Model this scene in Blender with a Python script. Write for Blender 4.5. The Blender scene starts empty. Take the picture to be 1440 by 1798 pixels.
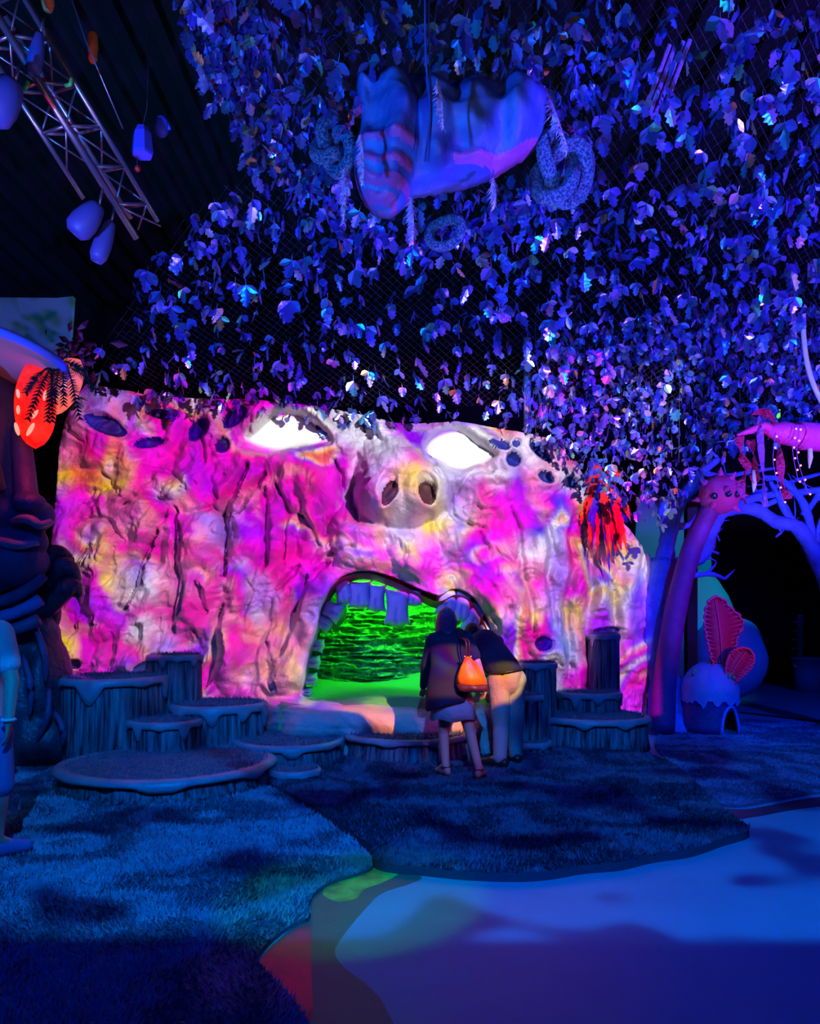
import bpy, bmesh, math, random
import numpy as np
from mathutils import Vector, Matrix, Euler

# ---------------------------------------------------------------- scene, camera, world, exposure
sc = bpy.context.scene
COL = sc.collection
random.seed(7)
RNG = np.random.default_rng(11)
FPX, HZ, EYE = 1400.0, 1080.0, 1.57          # focal length in px (1440x1798 frame), horizon row, eye height
cam_d = bpy.data.cameras.new('camera')
cam_d.sensor_fit = 'HORIZONTAL'; cam_d.sensor_width = 36.0
cam_d.lens = 36.0 * FPX / 1440.0
cam_d.shift_y = (HZ - 899.0) / 1440.0
cam_d.clip_end = 200
cam = bpy.data.objects.new('camera', cam_d); COL.objects.link(cam)
cam.location = (0, 0, EYE); cam.rotation_euler = (math.pi / 2, 0, 0)
sc.camera = cam
sc.view_settings.view_transform = 'Standard'
sc.view_settings.look = 'None'
sc.view_settings.gamma = 1.0
sc.view_settings.use_curve_mapping = False
sc.view_settings.exposure = 0.0
sc.cycles.max_bounces = 4; sc.cycles.diffuse_bounces = 2; sc.cycles.glossy_bounces = 2
sc.cycles.adaptive_threshold = 0.07
w = bpy.data.worlds.new('dark_hall'); sc.world = w; w.use_nodes = True
w.node_tree.nodes['Background'].inputs[0].default_value = (0.0, 0.02, 0.30, 1)
w.node_tree.nodes['Background'].inputs[1].default_value = 0.012


def lin(r, g, b):
    f = lambda c: (c / 255.0) / 12.92 if c / 255.0 <= 0.04045 else ((c / 255.0 + 0.055) / 1.055) ** 2.4
    return (f(r), f(g), f(b), 1.0)


def PX(x, y, d):
    """world point that stands d metres in front of the camera and is seen at pixel x, y"""
    return Vector(((x - 720.0) / FPX * d, d, EYE - (y - HZ) / FPX * d))


def FL(x, y, z=0.0):
    """point of the horizontal plane z seen at pixel x, y"""
    d = (EYE - z) * FPX / (y - HZ)
    return PX(x, y, d)


# ---------------------------------------------------------------- node helpers
class NT:
    def __init__(s, tree):
        s.t = tree; s.n = tree.nodes; s.l = tree.links

    def add(s, kind, ins=None, **props):
        nd = s.n.new(kind)
        for k, v in props.items():
            setattr(nd, k, v)
        for k, v in (ins or {}).items():
            s.set(nd, k, v)
        return nd

    def set(s, nd, k, v):
        sock = nd.inputs[k]
        if isinstance(v, bpy.types.NodeSocket):
            s.l.new(v, sock)
        else:
            sock.default_value = v

    def math(s, op, a, b=0.0, c=None, clamp=False):
        nd = s.n.new('ShaderNodeMath'); nd.operation = op; nd.use_clamp = clamp
        s.set(nd, 0, a); s.set(nd, 1, b)
        if c is not None:
            s.set(nd, 2, c)
        return nd.outputs[0]

    def mix(s, fac, a, b, blend='MIX'):
        nd = s.n.new('ShaderNodeMix'); nd.data_type = 'RGBA'; nd.blend_type = blend
        s.set(nd, 0, fac); s.set(nd, 6, a); s.set(nd, 7, b)
        return nd.outputs[2]

    def ramp(s, fac, stops, interp='LINEAR'):
        nd = s.n.new('ShaderNodeValToRGB'); cr = nd.color_ramp; cr.interpolation = interp
        while len(cr.elements) < len(stops):
            cr.elements.new(1.0)
        while len(cr.elements) > len(stops):
            cr.elements.remove(cr.elements[-1])
        for e, (p, c) in zip(cr.elements, stops):
            e.position = p; e.color = c if len(c) == 4 else (*c, 1)
        s.set(nd, 0, fac)
        return nd.outputs[0]

    def noise(s, vec, scale, detail=2.0, rough=0.5, dist=0.0, dims='3D'):
        nd = s.n.new('ShaderNodeTexNoise'); nd.noise_dimensions = dims
        if vec is not None:
            s.l.new(vec, nd.inputs['Vector'])
        nd.inputs['Scale'].default_value = scale; nd.inputs['Detail'].default_value = detail
        nd.inputs['Roughness'].default_value = rough; nd.inputs['Distortion'].default_value = dist
        return nd

    def curve(s, fac, pts):
        """piecewise linear float curve on 0..1"""
        nd = s.n.new('ShaderNodeFloatCurve'); cu = nd.mapping.curves[0]
        pts = sorted(pts)
        cu.points[0].location = pts[0]; cu.points[1].location = pts[-1]
        for p in pts[1:-1]:
            cu.points.new(p[0], p[1])
        for p in cu.points:
            p.handle_type = 'VECTOR'
        nd.mapping.update()
        s.set(nd, 'Value', fac)
        return nd.outputs[0]


MATS = {}


def mat(name, base=(0.5, 0.5, 0.5), rough=0.7, metal=0.0, bump=None, vary=None, emit=None, spec=0.5, sheen=0.0, coords='Object', extra=None):
    """procedural material: base colour varied by noise, optional bump (scale, strength, detail)"""
    m = bpy.data.materials.new(name); m.use_nodes = True
    t = NT(m.node_tree); b = t.n['Principled BSDF']
    base = tuple(base)[:3] + (1.0,)
    tc = t.add('ShaderNodeTexCoord').outputs[coords]
    if vary:
        scale, amount, other = vary
        nz = t.noise(tc, scale, 4.0, 0.6)
        f = t.ramp(nz.outputs['Fac'], [(0.5 - amount, (0, 0, 0)), (0.5 + amount, (1, 1, 1))])
        colr = t.mix(f, base, tuple(other)[:3] + (1.0,))
        t.l.new(colr, b.inputs['Base Color'])
    else:
        b.inputs['Base Color'].default_value = base
    b.inputs['Roughness'].default_value = rough
    b.inputs['Metallic'].default_value = metal
    b.inputs['Specular IOR Level'].default_value = spec
    if sheen:
        b.inputs['Sheen Weight'].default_value = sheen
    if bump:
        nz = t.noise(tc, bump[0], bump[2] if len(bump) > 2 else 4.0, 0.6)
        bp = t.add('ShaderNodeBump', {'Strength': 1.0, 'Distance': bump[1], 'Height': nz.outputs['Fac']})
        t.l.new(bp.outputs[0], b.inputs['Normal'])
    if emit:
        b.inputs['Emission Color'].default_value = tuple(emit[0])[:3] + (1,)
        b.inputs['Emission Strength'].default_value = emit[1]
    if extra:
        extra(t, b, tc)
    MATS[name] = m
    return m


# ---------------------------------------------------------------- object helpers
def tag(o, label=None, cat=None, group=None, kind=None):
    if label: o['label'] = label
    if cat: o['category'] = cat
    if group: o['group'] = group
    if kind: o['kind'] = kind
    return o


def empty(name, loc=(0, 0, 0), rz=0.0, label=None, cat=None, group=None):
    o = bpy.data.objects.new(name, None); COL.objects.link(o)
    o.location = loc; o.rotation_euler = (0, 0, rz)
    return tag(o, label, cat, group)


def link(name, me, m=None, parent=None, smooth=False, loc=None, world=True):
    o = bpy.data.objects.new(name, me); COL.objects.link(o)
    for mm in (m if isinstance(m, (list, tuple)) else [m]):
        if mm is not None:
            me.materials.append(mm)
    if smooth and len(me.polygons):
        me.polygons.foreach_set('use_smooth', [True] * len(me.polygons))
    if parent is not None:
        o.parent = parent
        if world:                                   # geometry given in world space, the parent only moved / turned about z
            o.matrix_parent_inverse = Matrix.LocRotScale(parent.location, parent.rotation_euler, None).inverted()
    if loc is not None:
        o.location = loc
    return o


def mesh(name, verts, faces):
    me = bpy.data.meshes.new(name)
    me.from_pydata([tuple(v) for v in verts], [], [tuple(f) for f in faces]); me.update()
    return me


class MB:
    """collects shapes; build() links them as ONE mesh object"""
    def __init__(s):
        s.v = []; s.f = []; s.mi = []; s.cur = 0

    def add(s, vs, fs):
        o = len(s.v)
        s.v += [tuple(v) for v in vs]
        s.f += [tuple(i + o for i in f) for f in fs]
        s.mi += [s.cur] * len(fs)
        return s

    def box(s, c, size, rot=None):
        x, y, z = (q / 2 for q in size)
        vs = [Vector((sx * x, sy * y, sz * z)) for sx in (-1, 1) for sy in (-1, 1) for sz in (-1, 1)]
        if rot is not None:
            vs = [rot @ v for v in vs]
        vs = [v + Vector(c) for v in vs]
        return s.add(vs, [(0, 1, 3, 2), (4, 6, 7, 5), (0, 4, 5, 1), (2, 3, 7, 6), (0, 2, 6, 4), (1, 5, 7, 3)])

    def tube(s, pts, rad, n=8, caps=True, flat=1.0):
        pts = [Vector(p) for p in pts]
        rad = [rad] * len(pts) if isinstance(rad, (int, float)) else list(rad)
        vs, fs = [], []
        up = None
        for i, p in enumerate(pts):
            d = (pts[min(i + 1, len(pts) - 1)] - pts[max(i - 1, 0)])
            d = d.normalized() if d.length > 1e-9 else Vector((0, 0, 1))
            if up is None:
                up = Vector((0, 0, 1)) if abs(d.z) < 0.9 else Vector((0, -1, 0))
            a = d.cross(up)
            if a.length < 1e-4:
                a = d.orthogonal()
            a.normalize(); b = d.cross(a).normalized(); up = -b if False else up
            for k in range(n):
                t = 2 * math.pi * k / n
                vs.append(p + a * (math.cos(t) * rad[i]) + b * (math.sin(t) * rad[i] * flat))
        for i in range(len(pts) - 1):
            for k in range(n):
                k2 = (k + 1) % n
                fs.append((i * n + k, i * n + k2, (i + 1) * n + k2, (i + 1) * n + k))
        if caps:
            fs.append(tuple(range(n))[::-1])
            fs.append(tuple((len(pts) - 1) * n + k for k in range(n)))
        return s.add(vs, fs)

    def lathe(s, prof, n=32, c=(0, 0, 0), fn=None, caps=True):
        """prof: [(r, z)]; fn(angle, r, z) -> r, z"""
        vs, fs = [], []
        c = Vector(c)
        for r, z in prof:
            for k in range(n):
                t = 2 * math.pi * k / n
                rr, zz = fn(t, r, z) if fn else (r, z)
                vs.append(c + Vector((rr * math.cos(t), rr * math.sin(t), zz)))
        for i in range(len(prof) - 1):
            for k in range(n):
                k2 = (k + 1) % n
                fs.append((i * n + k, i * n + k2, (i + 1) * n + k2, (i + 1) * n + k))
        if caps:
            fs.append(tuple(range(n))[::-1])
            fs.append(tuple((len(prof) - 1) * n + k for k in range(n)))
        return s.add(vs, fs)

    def ball(s, c, r, n=12, m=8, rot=None):
        r = (r, r, r) if isinstance(r, (int, float)) else r
        vs = []; c = Vector(c)
        for i in range(1, m):
            ph = math.pi * i / m
            for k in range(n):
                t = 2 * math.pi * k / n
                v = Vector((r[0] * math.sin(ph) * math.cos(t), r[1] * math.sin(ph) * math.sin(t), r[2] * math.cos(ph)))
                vs.append((rot @ v if rot is not None else v) + c)
        fs = []
        for i in range(m - 2):
            for k in range(n):
                k2 = (k + 1) % n
                fs.append((i * n + k, (i + 1) * n + k, (i + 1) * n + k2, i * n + k2))
        top, bot = Vector((0, 0, r[2])), Vector((0, 0, -r[2]))
        if rot is not None:
            top, bot = rot @ top, rot @ bot
        vs += [top + c, bot + c]
        a, b = len(vs) - 2, len(vs) - 1
        for k in range(n):
            k2 = (k + 1) % n
            fs.append((a, k, k2)); fs.append((b, (m - 2) * n + k2, (m - 2) * n + k))
        return s.add(vs, fs)

    def prism(s, outline, back, both=True):
        """outline: list of 3D points (front), back: offset vector giving it thickness"""
        n = len(outline); back = Vector(back)
        vs = [Vector(p) for p in outline] + [Vector(p) + back for p in outline]
        fs = [tuple(range(n)), tuple(range(2 * n - 1, n - 1, -1))]
        fs += [(i, i + n, (i + 1) % n + n, (i + 1) % n) for i in range(n)]
        return s.add(vs, fs)

    def mesh(s, name):
        me = mesh(name, s.v, s.f)
        if any(s.mi):
            me.polygons.foreach_set('material_index', s.mi)
        return me

    def build(s, name, m, parent=None, smooth=True, **kw):
        return link(name, s.mesh(name), m, parent, smooth, **kw)


def smooth_path(pts, k=6):
    """Catmull-Rom through pts (any dimension)"""
    P = [np.array(p, float) for p in pts]
    P = [2 * P[0] - P[1]] + P + [2 * P[-1] - P[-2]]
    out = []
    for i in range(1, len(P) - 2):
        for j in range(k):
            t = j / k
            out.append(0.5 * (2 * P[i] + (P[i + 1] - P[i - 1]) * t + (2 * P[i - 1] - 5 * P[i] + 4 * P[i + 1] - P[i + 2]) * t * t
                              + (3 * P[i] - P[i - 1] - 3 * P[i + 1] + P[i + 2]) * t ** 3))
    out.append(P[-2])
    return [Vector(p) if len(p) == 3 else tuple(p) for p in out]


def closed_path(pts, k=5):
    P = [np.array(p, float) for p in pts]; n = len(P); out = []
    for i in range(n):
        a, b, c, d = P[i - 1], P[i], P[(i + 1) % n], P[(i + 2) % n]
        for j in range(k):
            t = j / k
            out.append(0.5 * (2 * b + (c - a) * t + (2 * a - 5 * b + 4 * c - d) * t * t + (3 * b - a - 3 * c + d) * t ** 3))
    return [tuple(p) for p in out]


def vnoise(x, y, seed=0):
    """2D value noise, numpy arrays"""
    xi = np.floor(x).astype(np.int64); yi = np.floor(y).astype(np.int64)
    fx, fy = x - xi, y - yi
    fx = fx * fx * (3 - 2 * fx); fy = fy * fy * (3 - 2 * fy)

    def h(a, b):
        n = (a * 374761393 + b * 668265263 + seed * 1274126177) & 0x7fffffff
        n = ((n ^ (n >> 13)) * 1274126177) & 0x7fffffff
        return ((n ^ (n >> 16)) & 0xffff) / 65535.0
    a, b, c, d = h(xi, yi), h(xi + 1, yi), h(xi, yi + 1), h(xi + 1, yi + 1)
    return (a * (1 - fx) + b * fx) * (1 - fy) + (c * (1 - fx) + d * fx) * fy


def fbm(x, y, oct=4, seed=0):
    s = 0.0; a = 0.5; t = 0.0
    for i in range(oct):
        s = s + a * vnoise(x * 2 ** i, y * 2 ** i, seed + i); t += a; a *= 0.5
    return s / t


def in_poly(x, y, poly):
    x = np.asarray(x, float); y = np.asarray(y, float); c = np.zeros(x.shape, bool)
    n = len(poly)
    for i in range(n):
        x1, y1 = poly[i][:2]; x2, y2 = poly[(i + 1) % n][:2]
        if y1 == y2:
            continue
        k = ((y1 > y) != (y2 > y)) & (x < (x2 - x1) * (y - y1) / (y2 - y1) + x1)
        c ^= k
    return c


def seg_dist(x, y, pts):
    """distance to a polyline and the fraction along it"""
    best = np.full(x.shape, 1e9); fr = np.zeros(x.shape); n = len(pts) - 1
    for i in range(n):
        ax, ay = pts[i][:2]; bx, by = pts[i + 1][:2]
        dx, dy = bx - ax, by - ay; L = dx * dx + dy * dy + 1e-9
        t = np.clip(((x - ax) * dx + (y - ay) * dy) / L, 0, 1)
        d = np.hypot(x - ax - t * dx, y - ay - t * dy)
        k = d < best
        best = np.where(k, d, best); fr = np.where(k, (i + t) / n, fr)
    return best, fr


def sstep(a, b, x):
    t = np.clip((x - a) / (b - a), 0, 1)
    return t * t * (3 - 2 * t)


def grid_mesh(name, P, mask=None):
    """P: (ny, nx, 3) array of points; mask of faces (ny-1, nx-1)"""
    ny, nx = P.shape[:2]
    idx = np.arange(ny * nx).reshape(ny, nx)
    q = np.stack([idx[:-1, :-1], idx[:-1, 1:], idx[1:, 1:], idx[1:, :-1]], -1)
    q = q.reshape(-1, 4) if mask is None else q[mask]
    used = np.unique(q); remap = np.full(ny * nx, -1); remap[used] = np.arange(len(used))
    V = P.reshape(-1, 3)[used]; Q = remap[q]
    return np_mesh(name, V, Q)


def np_mesh(name, V, Q):
    V = np.ascontiguousarray(V, np.float32); Q = np.ascontiguousarray(Q, np.int32)
    me = bpy.data.meshes.new(name)
    me.vertices.add(len(V)); me.vertices.foreach_set('co', V.ravel())
    k = Q.shape[1]
    me.loops.add(Q.size); me.loops.foreach_set('vertex_index', Q.ravel())
    me.polygons.add(len(Q))
    me.polygons.foreach_set('loop_start', np.arange(0, Q.size, k, dtype=np.int32))
    me.polygons.foreach_set('loop_total', np.full(len(Q), k, np.int32))
    me.update(calc_edges=True); me.validate()
    return me


def spot(name, loc, aim, energy, color, size=60, blend=0.5, radius=0.12):
    L = bpy.data.lights.new(name, 'SPOT'); L.energy = energy; L.color = color[:3]
    L.spot_size = math.radians(size); L.spot_blend = blend; L.shadow_soft_size = radius
    o = bpy.data.objects.new(name, L); COL.objects.link(o); o.location = loc
    d = Vector(aim) - Vector(loc)
    o.rotation_euler = d.to_track_quat('-Z', 'Y').to_euler()
    return o


def bulb(name, loc, energy, color, radius=0.08):
    L = bpy.data.lights.new(name, 'POINT'); L.energy = energy; L.color = color[:3]; L.shadow_soft_size = radius
    o = bpy.data.objects.new(name, L); COL.objects.link(o); o.location = loc
    return o


def lamp_dir(t):
    """slope of the ray leaving the lamp along its own axes: right / up per unit forward"""
    g = t.add('ShaderNodeTexCoord').outputs['Normal']
    s = t.add('ShaderNodeSeparateXYZ', {0: g})
    fwd = t.math('ABSOLUTE', s.outputs[2])
    return t.math('DIVIDE', s.outputs[0], fwd), t.math('DIVIDE', s.outputs[1], fwd)
# ---------------------------------------------------------------- lights of the hall
# 1. the video projector that paints the rock face: hangs to the right above the visitors, axis parallel to the room
PRJ = Vector((2.6, 0.6, 4.3))
FD = 9.4                                            # distance of the face's main plane from the camera


def slide(x, y, d=FD):
    """pixel of the photograph at depth d -> place on the projector's slide (tangents)"""
    p = PX(x, y, d) - PRJ
    return p.x / p.y, p.z / p.y


def face_depth(X):
    return 9.4 + 1.5 * sstep(0.9, 3.25, np.asarray(X, float))


def px_depth(x):
    """depth of the face's base surface at pixel column x"""
    d = 9.4
    for _ in range(12):
        d = float(face_depth((x - 720) / FPX * d))
    return d


PAL = {'M': (255, 0, 235), 'P': (245, 110, 180), 'S': (250, 175, 150), 'W': (235, 228, 250), 'L': (185, 150, 250), 'V': (170, 20, 250),
       'B': (95, 85, 240), 'Y': (255, 225, 90), 'O': (255, 150, 70), 'R': (255, 30, 140), 'D': (205, 110, 150), 'K': (10, 20, 120),
       'T': (225, 160, 150), 'C': (150, 190, 240), 'Q': (250, 150, 200)}
# colours of the running film frame, rows top to bottom, columns x = 100 .. 1150 in steps of 50
ROW_Y = [700, 745, 790, 835, 880, 925, 970, 1015, 1060, 1105, 1150, 1195, 1245]
ROWS = ['VLLPPMPMVDWWQPQWWMQQWW',
        'VLQLMPMQVMWWVLLWPQDPWW',
        'QPPMPVPPMPWWVLLQWWQDQW',
        'YOYPMQPPQRMWLWWWLQWCYO',
        'VMDPYPPQMPMWYWLPVQCQMQ',
        'DPPQMLLVMPPSWYWQMBWQPY',
        'TYPPPQPMRPQMYMLMQWLQYW',
        'SMYWQPLPPMPSPMYVQPLMWL',
        'DVVPPPQLPBVSMMYMQWLYVQ',
        'QSMWPPQYSLQSMMYSQLCQVQ',
        'YMRSLPPPQLLTMMMQPWLMQM',
        'YMVPSMQSYLMSOSOYQLWQQM',
        'MLYSMMMPMSOOOSOYYPWSYM']


def build_projector():
    L = bpy.data.lights.new('projector_beam', 'SPOT'); L.energy = 6500; L.color = (1, 1, 1)
    L.spot_size = math.radians(112); L.spot_blend = 0.0; L.shadow_soft_size = 0.03
    o = bpy.data.objects.new('projector_beam', L); COL.objects.link(o)
    o.location = PRJ; o.rotation_euler = (math.pi / 2, 0, 0)      # looks along +Y, right = +X, up = +Z
    L.use_nodes = True
    t = NT(L.node_tree); em = t.n['Emission']
    u, v = lamp_dir(t)
    # slide tangents -> the face's own plane, in photo-sized units
    dep = FD - PRJ.y
    fx = t.math('MULTIPLY_ADD', u, dep * FPX / FD, 720 + PRJ.x * FPX / FD)
    fy = t.math('MULTIPLY_ADD', v, -dep * FPX / FD, HZ - (PRJ.z - EYE) * FPX / FD)
    # domain warp so that the film frame runs in marbled swirls
    comb = t.add('ShaderNodeCombineXYZ', {0: fx, 1: fy, 2: 0.0}).outputs[0]
    n1 = t.noise(comb, 0.011, 1.0, 0.55); n2 = t.noise(comb, 0.045, 0.0, 0.5)
    s1 = t.add('ShaderNodeSeparateColor', {0: n1.outputs['Color']}); s2 = t.add('ShaderNodeSeparateColor', {0: n2.outputs['Color']})

    def warp(c, ch):
        a = t.math('MULTIPLY_ADD', t.math('SUBTRACT', s1.outputs[ch], 0.5), 95.0, c)
        return t.math('MULTIPLY_ADD', t.math('SUBTRACT', s2.outputs[ch], 0.5), 30.0, a)
    wx, wy = warp(fx, 0), warp(fy, 1)
    uu = t.math('MULTIPLY_ADD', wx, 1 / 1050.0, -100 / 1050.0, clamp=True)
    out = None
    for i, row in enumerate(ROWS):
        n = len(row)
        c = t.ramp(uu, [(j / (n - 1), lin(*PAL[ch])) for j, ch in enumerate(row)], 'EASE')
        if out is None:
            out = c
        else:
            y0, y1 = ROW_Y[i - 1], ROW_Y[i]
            f = t.math('MULTIPLY_ADD', wy, 1.0 / (y1 - y0), -y0 / (y1 - y0), clamp=True)
            out = t.mix(f, out, c)
    # oil-film streaks: narrow rainbow bands that come and go
    n3 = t.noise(comb, 0.0058, 1.0, 0.5, 1.4)
    band = t.math('FRACT', t.math('MULTIPLY', n3.outputs['Fac'], 3.6))
    P_ = {k: lin(*c) for k, c in PAL.items()}
    film = t.ramp(band, [(0.0, P_['M']), (0.16, P_['V']), (0.30, P_['B']), (0.38, P_['L']), (0.46, P_['W']), (0.54, P_['Y']), (0.60, P_['O']), (0.68, P_['S']), (0.80, P_['P']), (0.90, P_['R']), (1.0, P_['M'])])
    n4 = t.noise(t.add('ShaderNodeVectorMath', {0: comb, 1: (900, 300, 0)}, operation='ADD').outputs[0], 0.0075, 1.0, 0.5)
    wgt = t.math('MULTIPLY_ADD', n4.outputs['Fac'], 5.0, -2.25, clamp=True)
    out = t.mix(t.math('MULTIPLY', wgt, 0.8), out, film)
    hs = t.add('ShaderNodeHueSaturation', {'Saturation': 1.2, 'Value': 1.15, 'Color': out}); out = hs.outputs[0]
    # cut-outs of the film frame: two white eyes
    for ex, ey, rx, ry in ((502, 760, 74, 30), (808, 790, 58, 31)):
        X, Z = slide(ex, ey, FD + 0.1)
        cx = X * dep * FPX / FD + 720 + PRJ.x * FPX / FD; cy = HZ - (PRJ.z - EYE) * FPX / FD - Z * dep * FPX / FD
        dx = t.math('MULTIPLY', t.math('SUBTRACT', fx, cx), 1 / rx); dy = t.math('MULTIPLY', t.math('SUBTRACT', fy, cy), 1 / ry)
        rr = t.math('ADD', t.math('MULTIPLY', dx, dx), t.math('MULTIPLY', dy, dy))
        f = t.math('MULTIPLY_ADD', rr, -9.0, 9.0, clamp=True)
        f = t.math('MULTIPLY', f, 1.0)
        out = t.mix(f, out, (1.0, 1.0, 1.0, 1))
    # the operator's mask: dark below the stumps, left of the rock, above its brow
    low = [(60, 1292, 9.2), (84, 1292, 9.2), (96, 1225, 9.2), (118, 1186, 9.2), (262, 1182, 9.2), (264, 1147, 9.2), (353, 1149, 9.2), (356, 1222, 9.2), (466, 1226, 9.2),
           (482, 1240, 9.0), (560, 1246, 8.7), (600, 1242, 8.6), (632, 1250, 8.6), (660, 1288, 8.6), (694, 1304, 8.6), (728, 1304, 8.6), (752, 1300, 8.6), (776, 1302, 8.6),
           (800, 1296, 8.6), (842, 1270, 8.5), (880, 1250, 8.3), (900, 1234, 8.3), (908, 1168, 9.6), (976, 1164, 9.8), (980, 1214, 9.8), (1034, 1212, 10.2), (1035, 1116, 10.2), (1088, 1116, 10.4), (1090, 1242, 10.5),
           (1136, 1275, 10.8), (1180, 1285, 11.0)]
    pts = []
    for x, y, d in low:
        X, Z = slide(x, y, d)
        pts.append(((X + 1.3) / 2.0, (Z + 0.8) / 1.2))
    uc = t.math('MULTIPLY_ADD', u, 0.5, 0.65, clamp=True)
    edge = t.curve(uc, [(0.0, pts[0][1])] + pts + [(1.0, pts[-1][1])])
    vc = t.math('MULTIPLY_ADD', v, 1 / 1.2, 0.8 / 1.2)
    m1 = t.math('MULTIPLY_ADD', t.math('SUBTRACT', vc, edge), 300.0, 0.0, clamp=True)
    left = [(132, 640, 9.3), (128, 690, 9.3), (104, 780, 9.3), (99, 860, 9.3), (92, 955, 9.3), (136, 1030, 9.3), (92, 1080, 9.3), (70, 1170, 9.3), (66, 1230, 9.3), (86, 1292, 9.3)]
    pl = []
    for x, y, d in left:
        X, Z = slide(x, y, d)
        pl.append(((Z + 0.8) / 1.2, (X + 1.3) / 2.0))
    pl = sorted(pl)
    e2 = t.curve(t.math('MINIMUM', t.math('MAXIMUM', vc, 0.0), 1.0), [(0.0, pl[0][1])] + pl + [(1.0, pl[-1][1])])
    m2 = t.math('MULTIPLY_ADD', t.math('SUBTRACT', uc, e2), 300.0, 0.0, clamp=True)
    # and dark inside the mouth
    mt = [(533, 1228), (538, 1150), (552, 1108), (562, 1066), (578, 1030), (604, 1008), (642, 1000), (690, 1012), (735, 1034), (772, 1050), (798, 1036), (830, 1046), (854, 1076), (868, 1112), (876, 1150), (878, 1228)]
    pm = []
    for x, y in mt:
        X, Z = slide(x, y + 2, FD - 0.05)
        pm.append(((X + 1.3) / 2.0, (Z + 0.8) / 1.2))
    e3 = t.curve(uc, [(0.0, 0.0), (pm[0][0] - 0.002, 0.0)] + pm + [(pm[-1][0] + 0.002, 0.0), (1.0, 0.0)])
    inm = t.math('MULTIPLY_ADD', t.math('SUBTRACT', e3, vc), 300.0, 0.0, clamp=True)
    zb = (slide(700, 1229, FD - 0.25)[1] + 0.8) / 1.2
    inm = t.math('MULTIPLY', inm, t.math('MULTIPLY_ADD', t.math('SUBTRACT', vc, zb), 300.0, 0.0, clamp=True))
    m1 = t.math('MULTIPLY', m1, t.math('SUBTRACT', 1.0, inm))
    top = slide(700, 655, 9.2)[1]
    m3 = t.math('MULTIPLY_ADD', t.math('SUBTRACT', v, top), -60.0, 0.0, clamp=True)
    rgt = 0.068
    m4 = t.math('MULTIPLY_ADD', t.math('SUBTRACT', u, rgt), -200.0, 0.0, clamp=True)
    m = t.math('MULTIPLY', t.math('MULTIPLY', m1, m2), t.math('MULTIPLY', m3, m4))
    t.l.new(out, em.inputs['Color']); t.l.new(m, em.inputs['Strength'])
    return o


build_projector()
BLUE = (0.0, 0.055, 1.0); CYAN = (0.0, 0.30, 1.0); VIOLET = (0.13, 0.10, 1.0); MAGENTA = (1.0, 0.02, 0.42)
# ---------------------------------------------------------------- the hall
m_black = mat('black_drape', (0.006, 0.006, 0.010), 0.95, bump=(6.0, 0.02))
m_ceil = mat('dark_ceiling', (0.008, 0.008, 0.014), 0.9)
m_floor = mat('sealed_concrete', (0.012, 0.34, 0.47), 0.45, spec=.3, vary=(1.1, 0.16, (0.018, 0.42, 0.56)), bump=(90, 0.0012))


def wall(name, c, size, m):
    o = MB().box(c, size).build(name, m, smooth=False); o['kind'] = 'structure'; return o


floor = wall('floor', (0, 8.0, -0.06), (22, 24, 0.12), m_floor)
wall('wall_back', (0, 19.1, 4.5), (22, 0.2, 9), m_black)
wall('wall_left', (-9.1, 8, 4.5), (0.2, 24, 9), m_black)
wall('wall_right', (9.1, 8, 4.5), (0.2, 24, 9), m_black)
ceiling = wall('ceiling', (0, 8, 9.06), (22, 24, 0.12), m_ceil)
rib_me = MB().box((0, 0, 0), (0.16, 23.0, 0.22)).mesh('ceiling_rib'); rib_me.materials.append(m_ceil)
for i in range(36):                                               # corrugated roof deck, one rib after another
    r = bpy.data.objects.new('ceiling_rib', rib_me); COL.objects.link(r); r.parent = ceiling
    r.location = (-8.4 + i * 0.48, 8, 8.93)

# painted margin of the stream on the concrete: dark teal band, plus red and green light pools put in as thin coats (children of the floor)
def coat(name, px, z, m):
    P = [FL(x, y) for x, y in closed_path(px, 6)]
    return MB().prism([(p.x, p.y, z) for p in P], (0, 0, -z + 0.0002)).build(name, m, floor, smooth=False, world=True)


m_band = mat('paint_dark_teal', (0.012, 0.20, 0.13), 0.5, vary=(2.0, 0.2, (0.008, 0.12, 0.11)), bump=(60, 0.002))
m_green = mat('green_light_coat', (0.12, 0.75, 0.10), 0.45, vary=(5.0, 0.12, (0.02, 0.28, 0.06)), bump=(40, 0.002))
m_red = mat('red_light_coat', (0.85, 0.06, 0.10), 0.6, vary=(7.0, 0.15, (0.45, 0.10, 0.10)), bump=(70, 0.003))
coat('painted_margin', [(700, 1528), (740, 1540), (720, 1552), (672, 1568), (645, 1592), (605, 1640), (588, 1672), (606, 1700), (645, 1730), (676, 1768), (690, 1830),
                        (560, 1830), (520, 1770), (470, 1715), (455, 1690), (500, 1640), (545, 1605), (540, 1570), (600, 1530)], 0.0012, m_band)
coat('light_patch', [(600, 1530), (652, 1524), (700, 1532), (672, 1550), (640, 1562), (625, 1578), (596, 1584), (568, 1572), (576, 1550)], 0.0024, m_green)
coat('light_patch', [(545, 1625), (546, 1690), (548, 1790), (520, 1770), (470, 1715), (455, 1690), (500, 1645)], 0.0024, m_red)

# ---------------------------------------------------------------- the rock face
def chin_clip(x, y):
    return x, y


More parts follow.
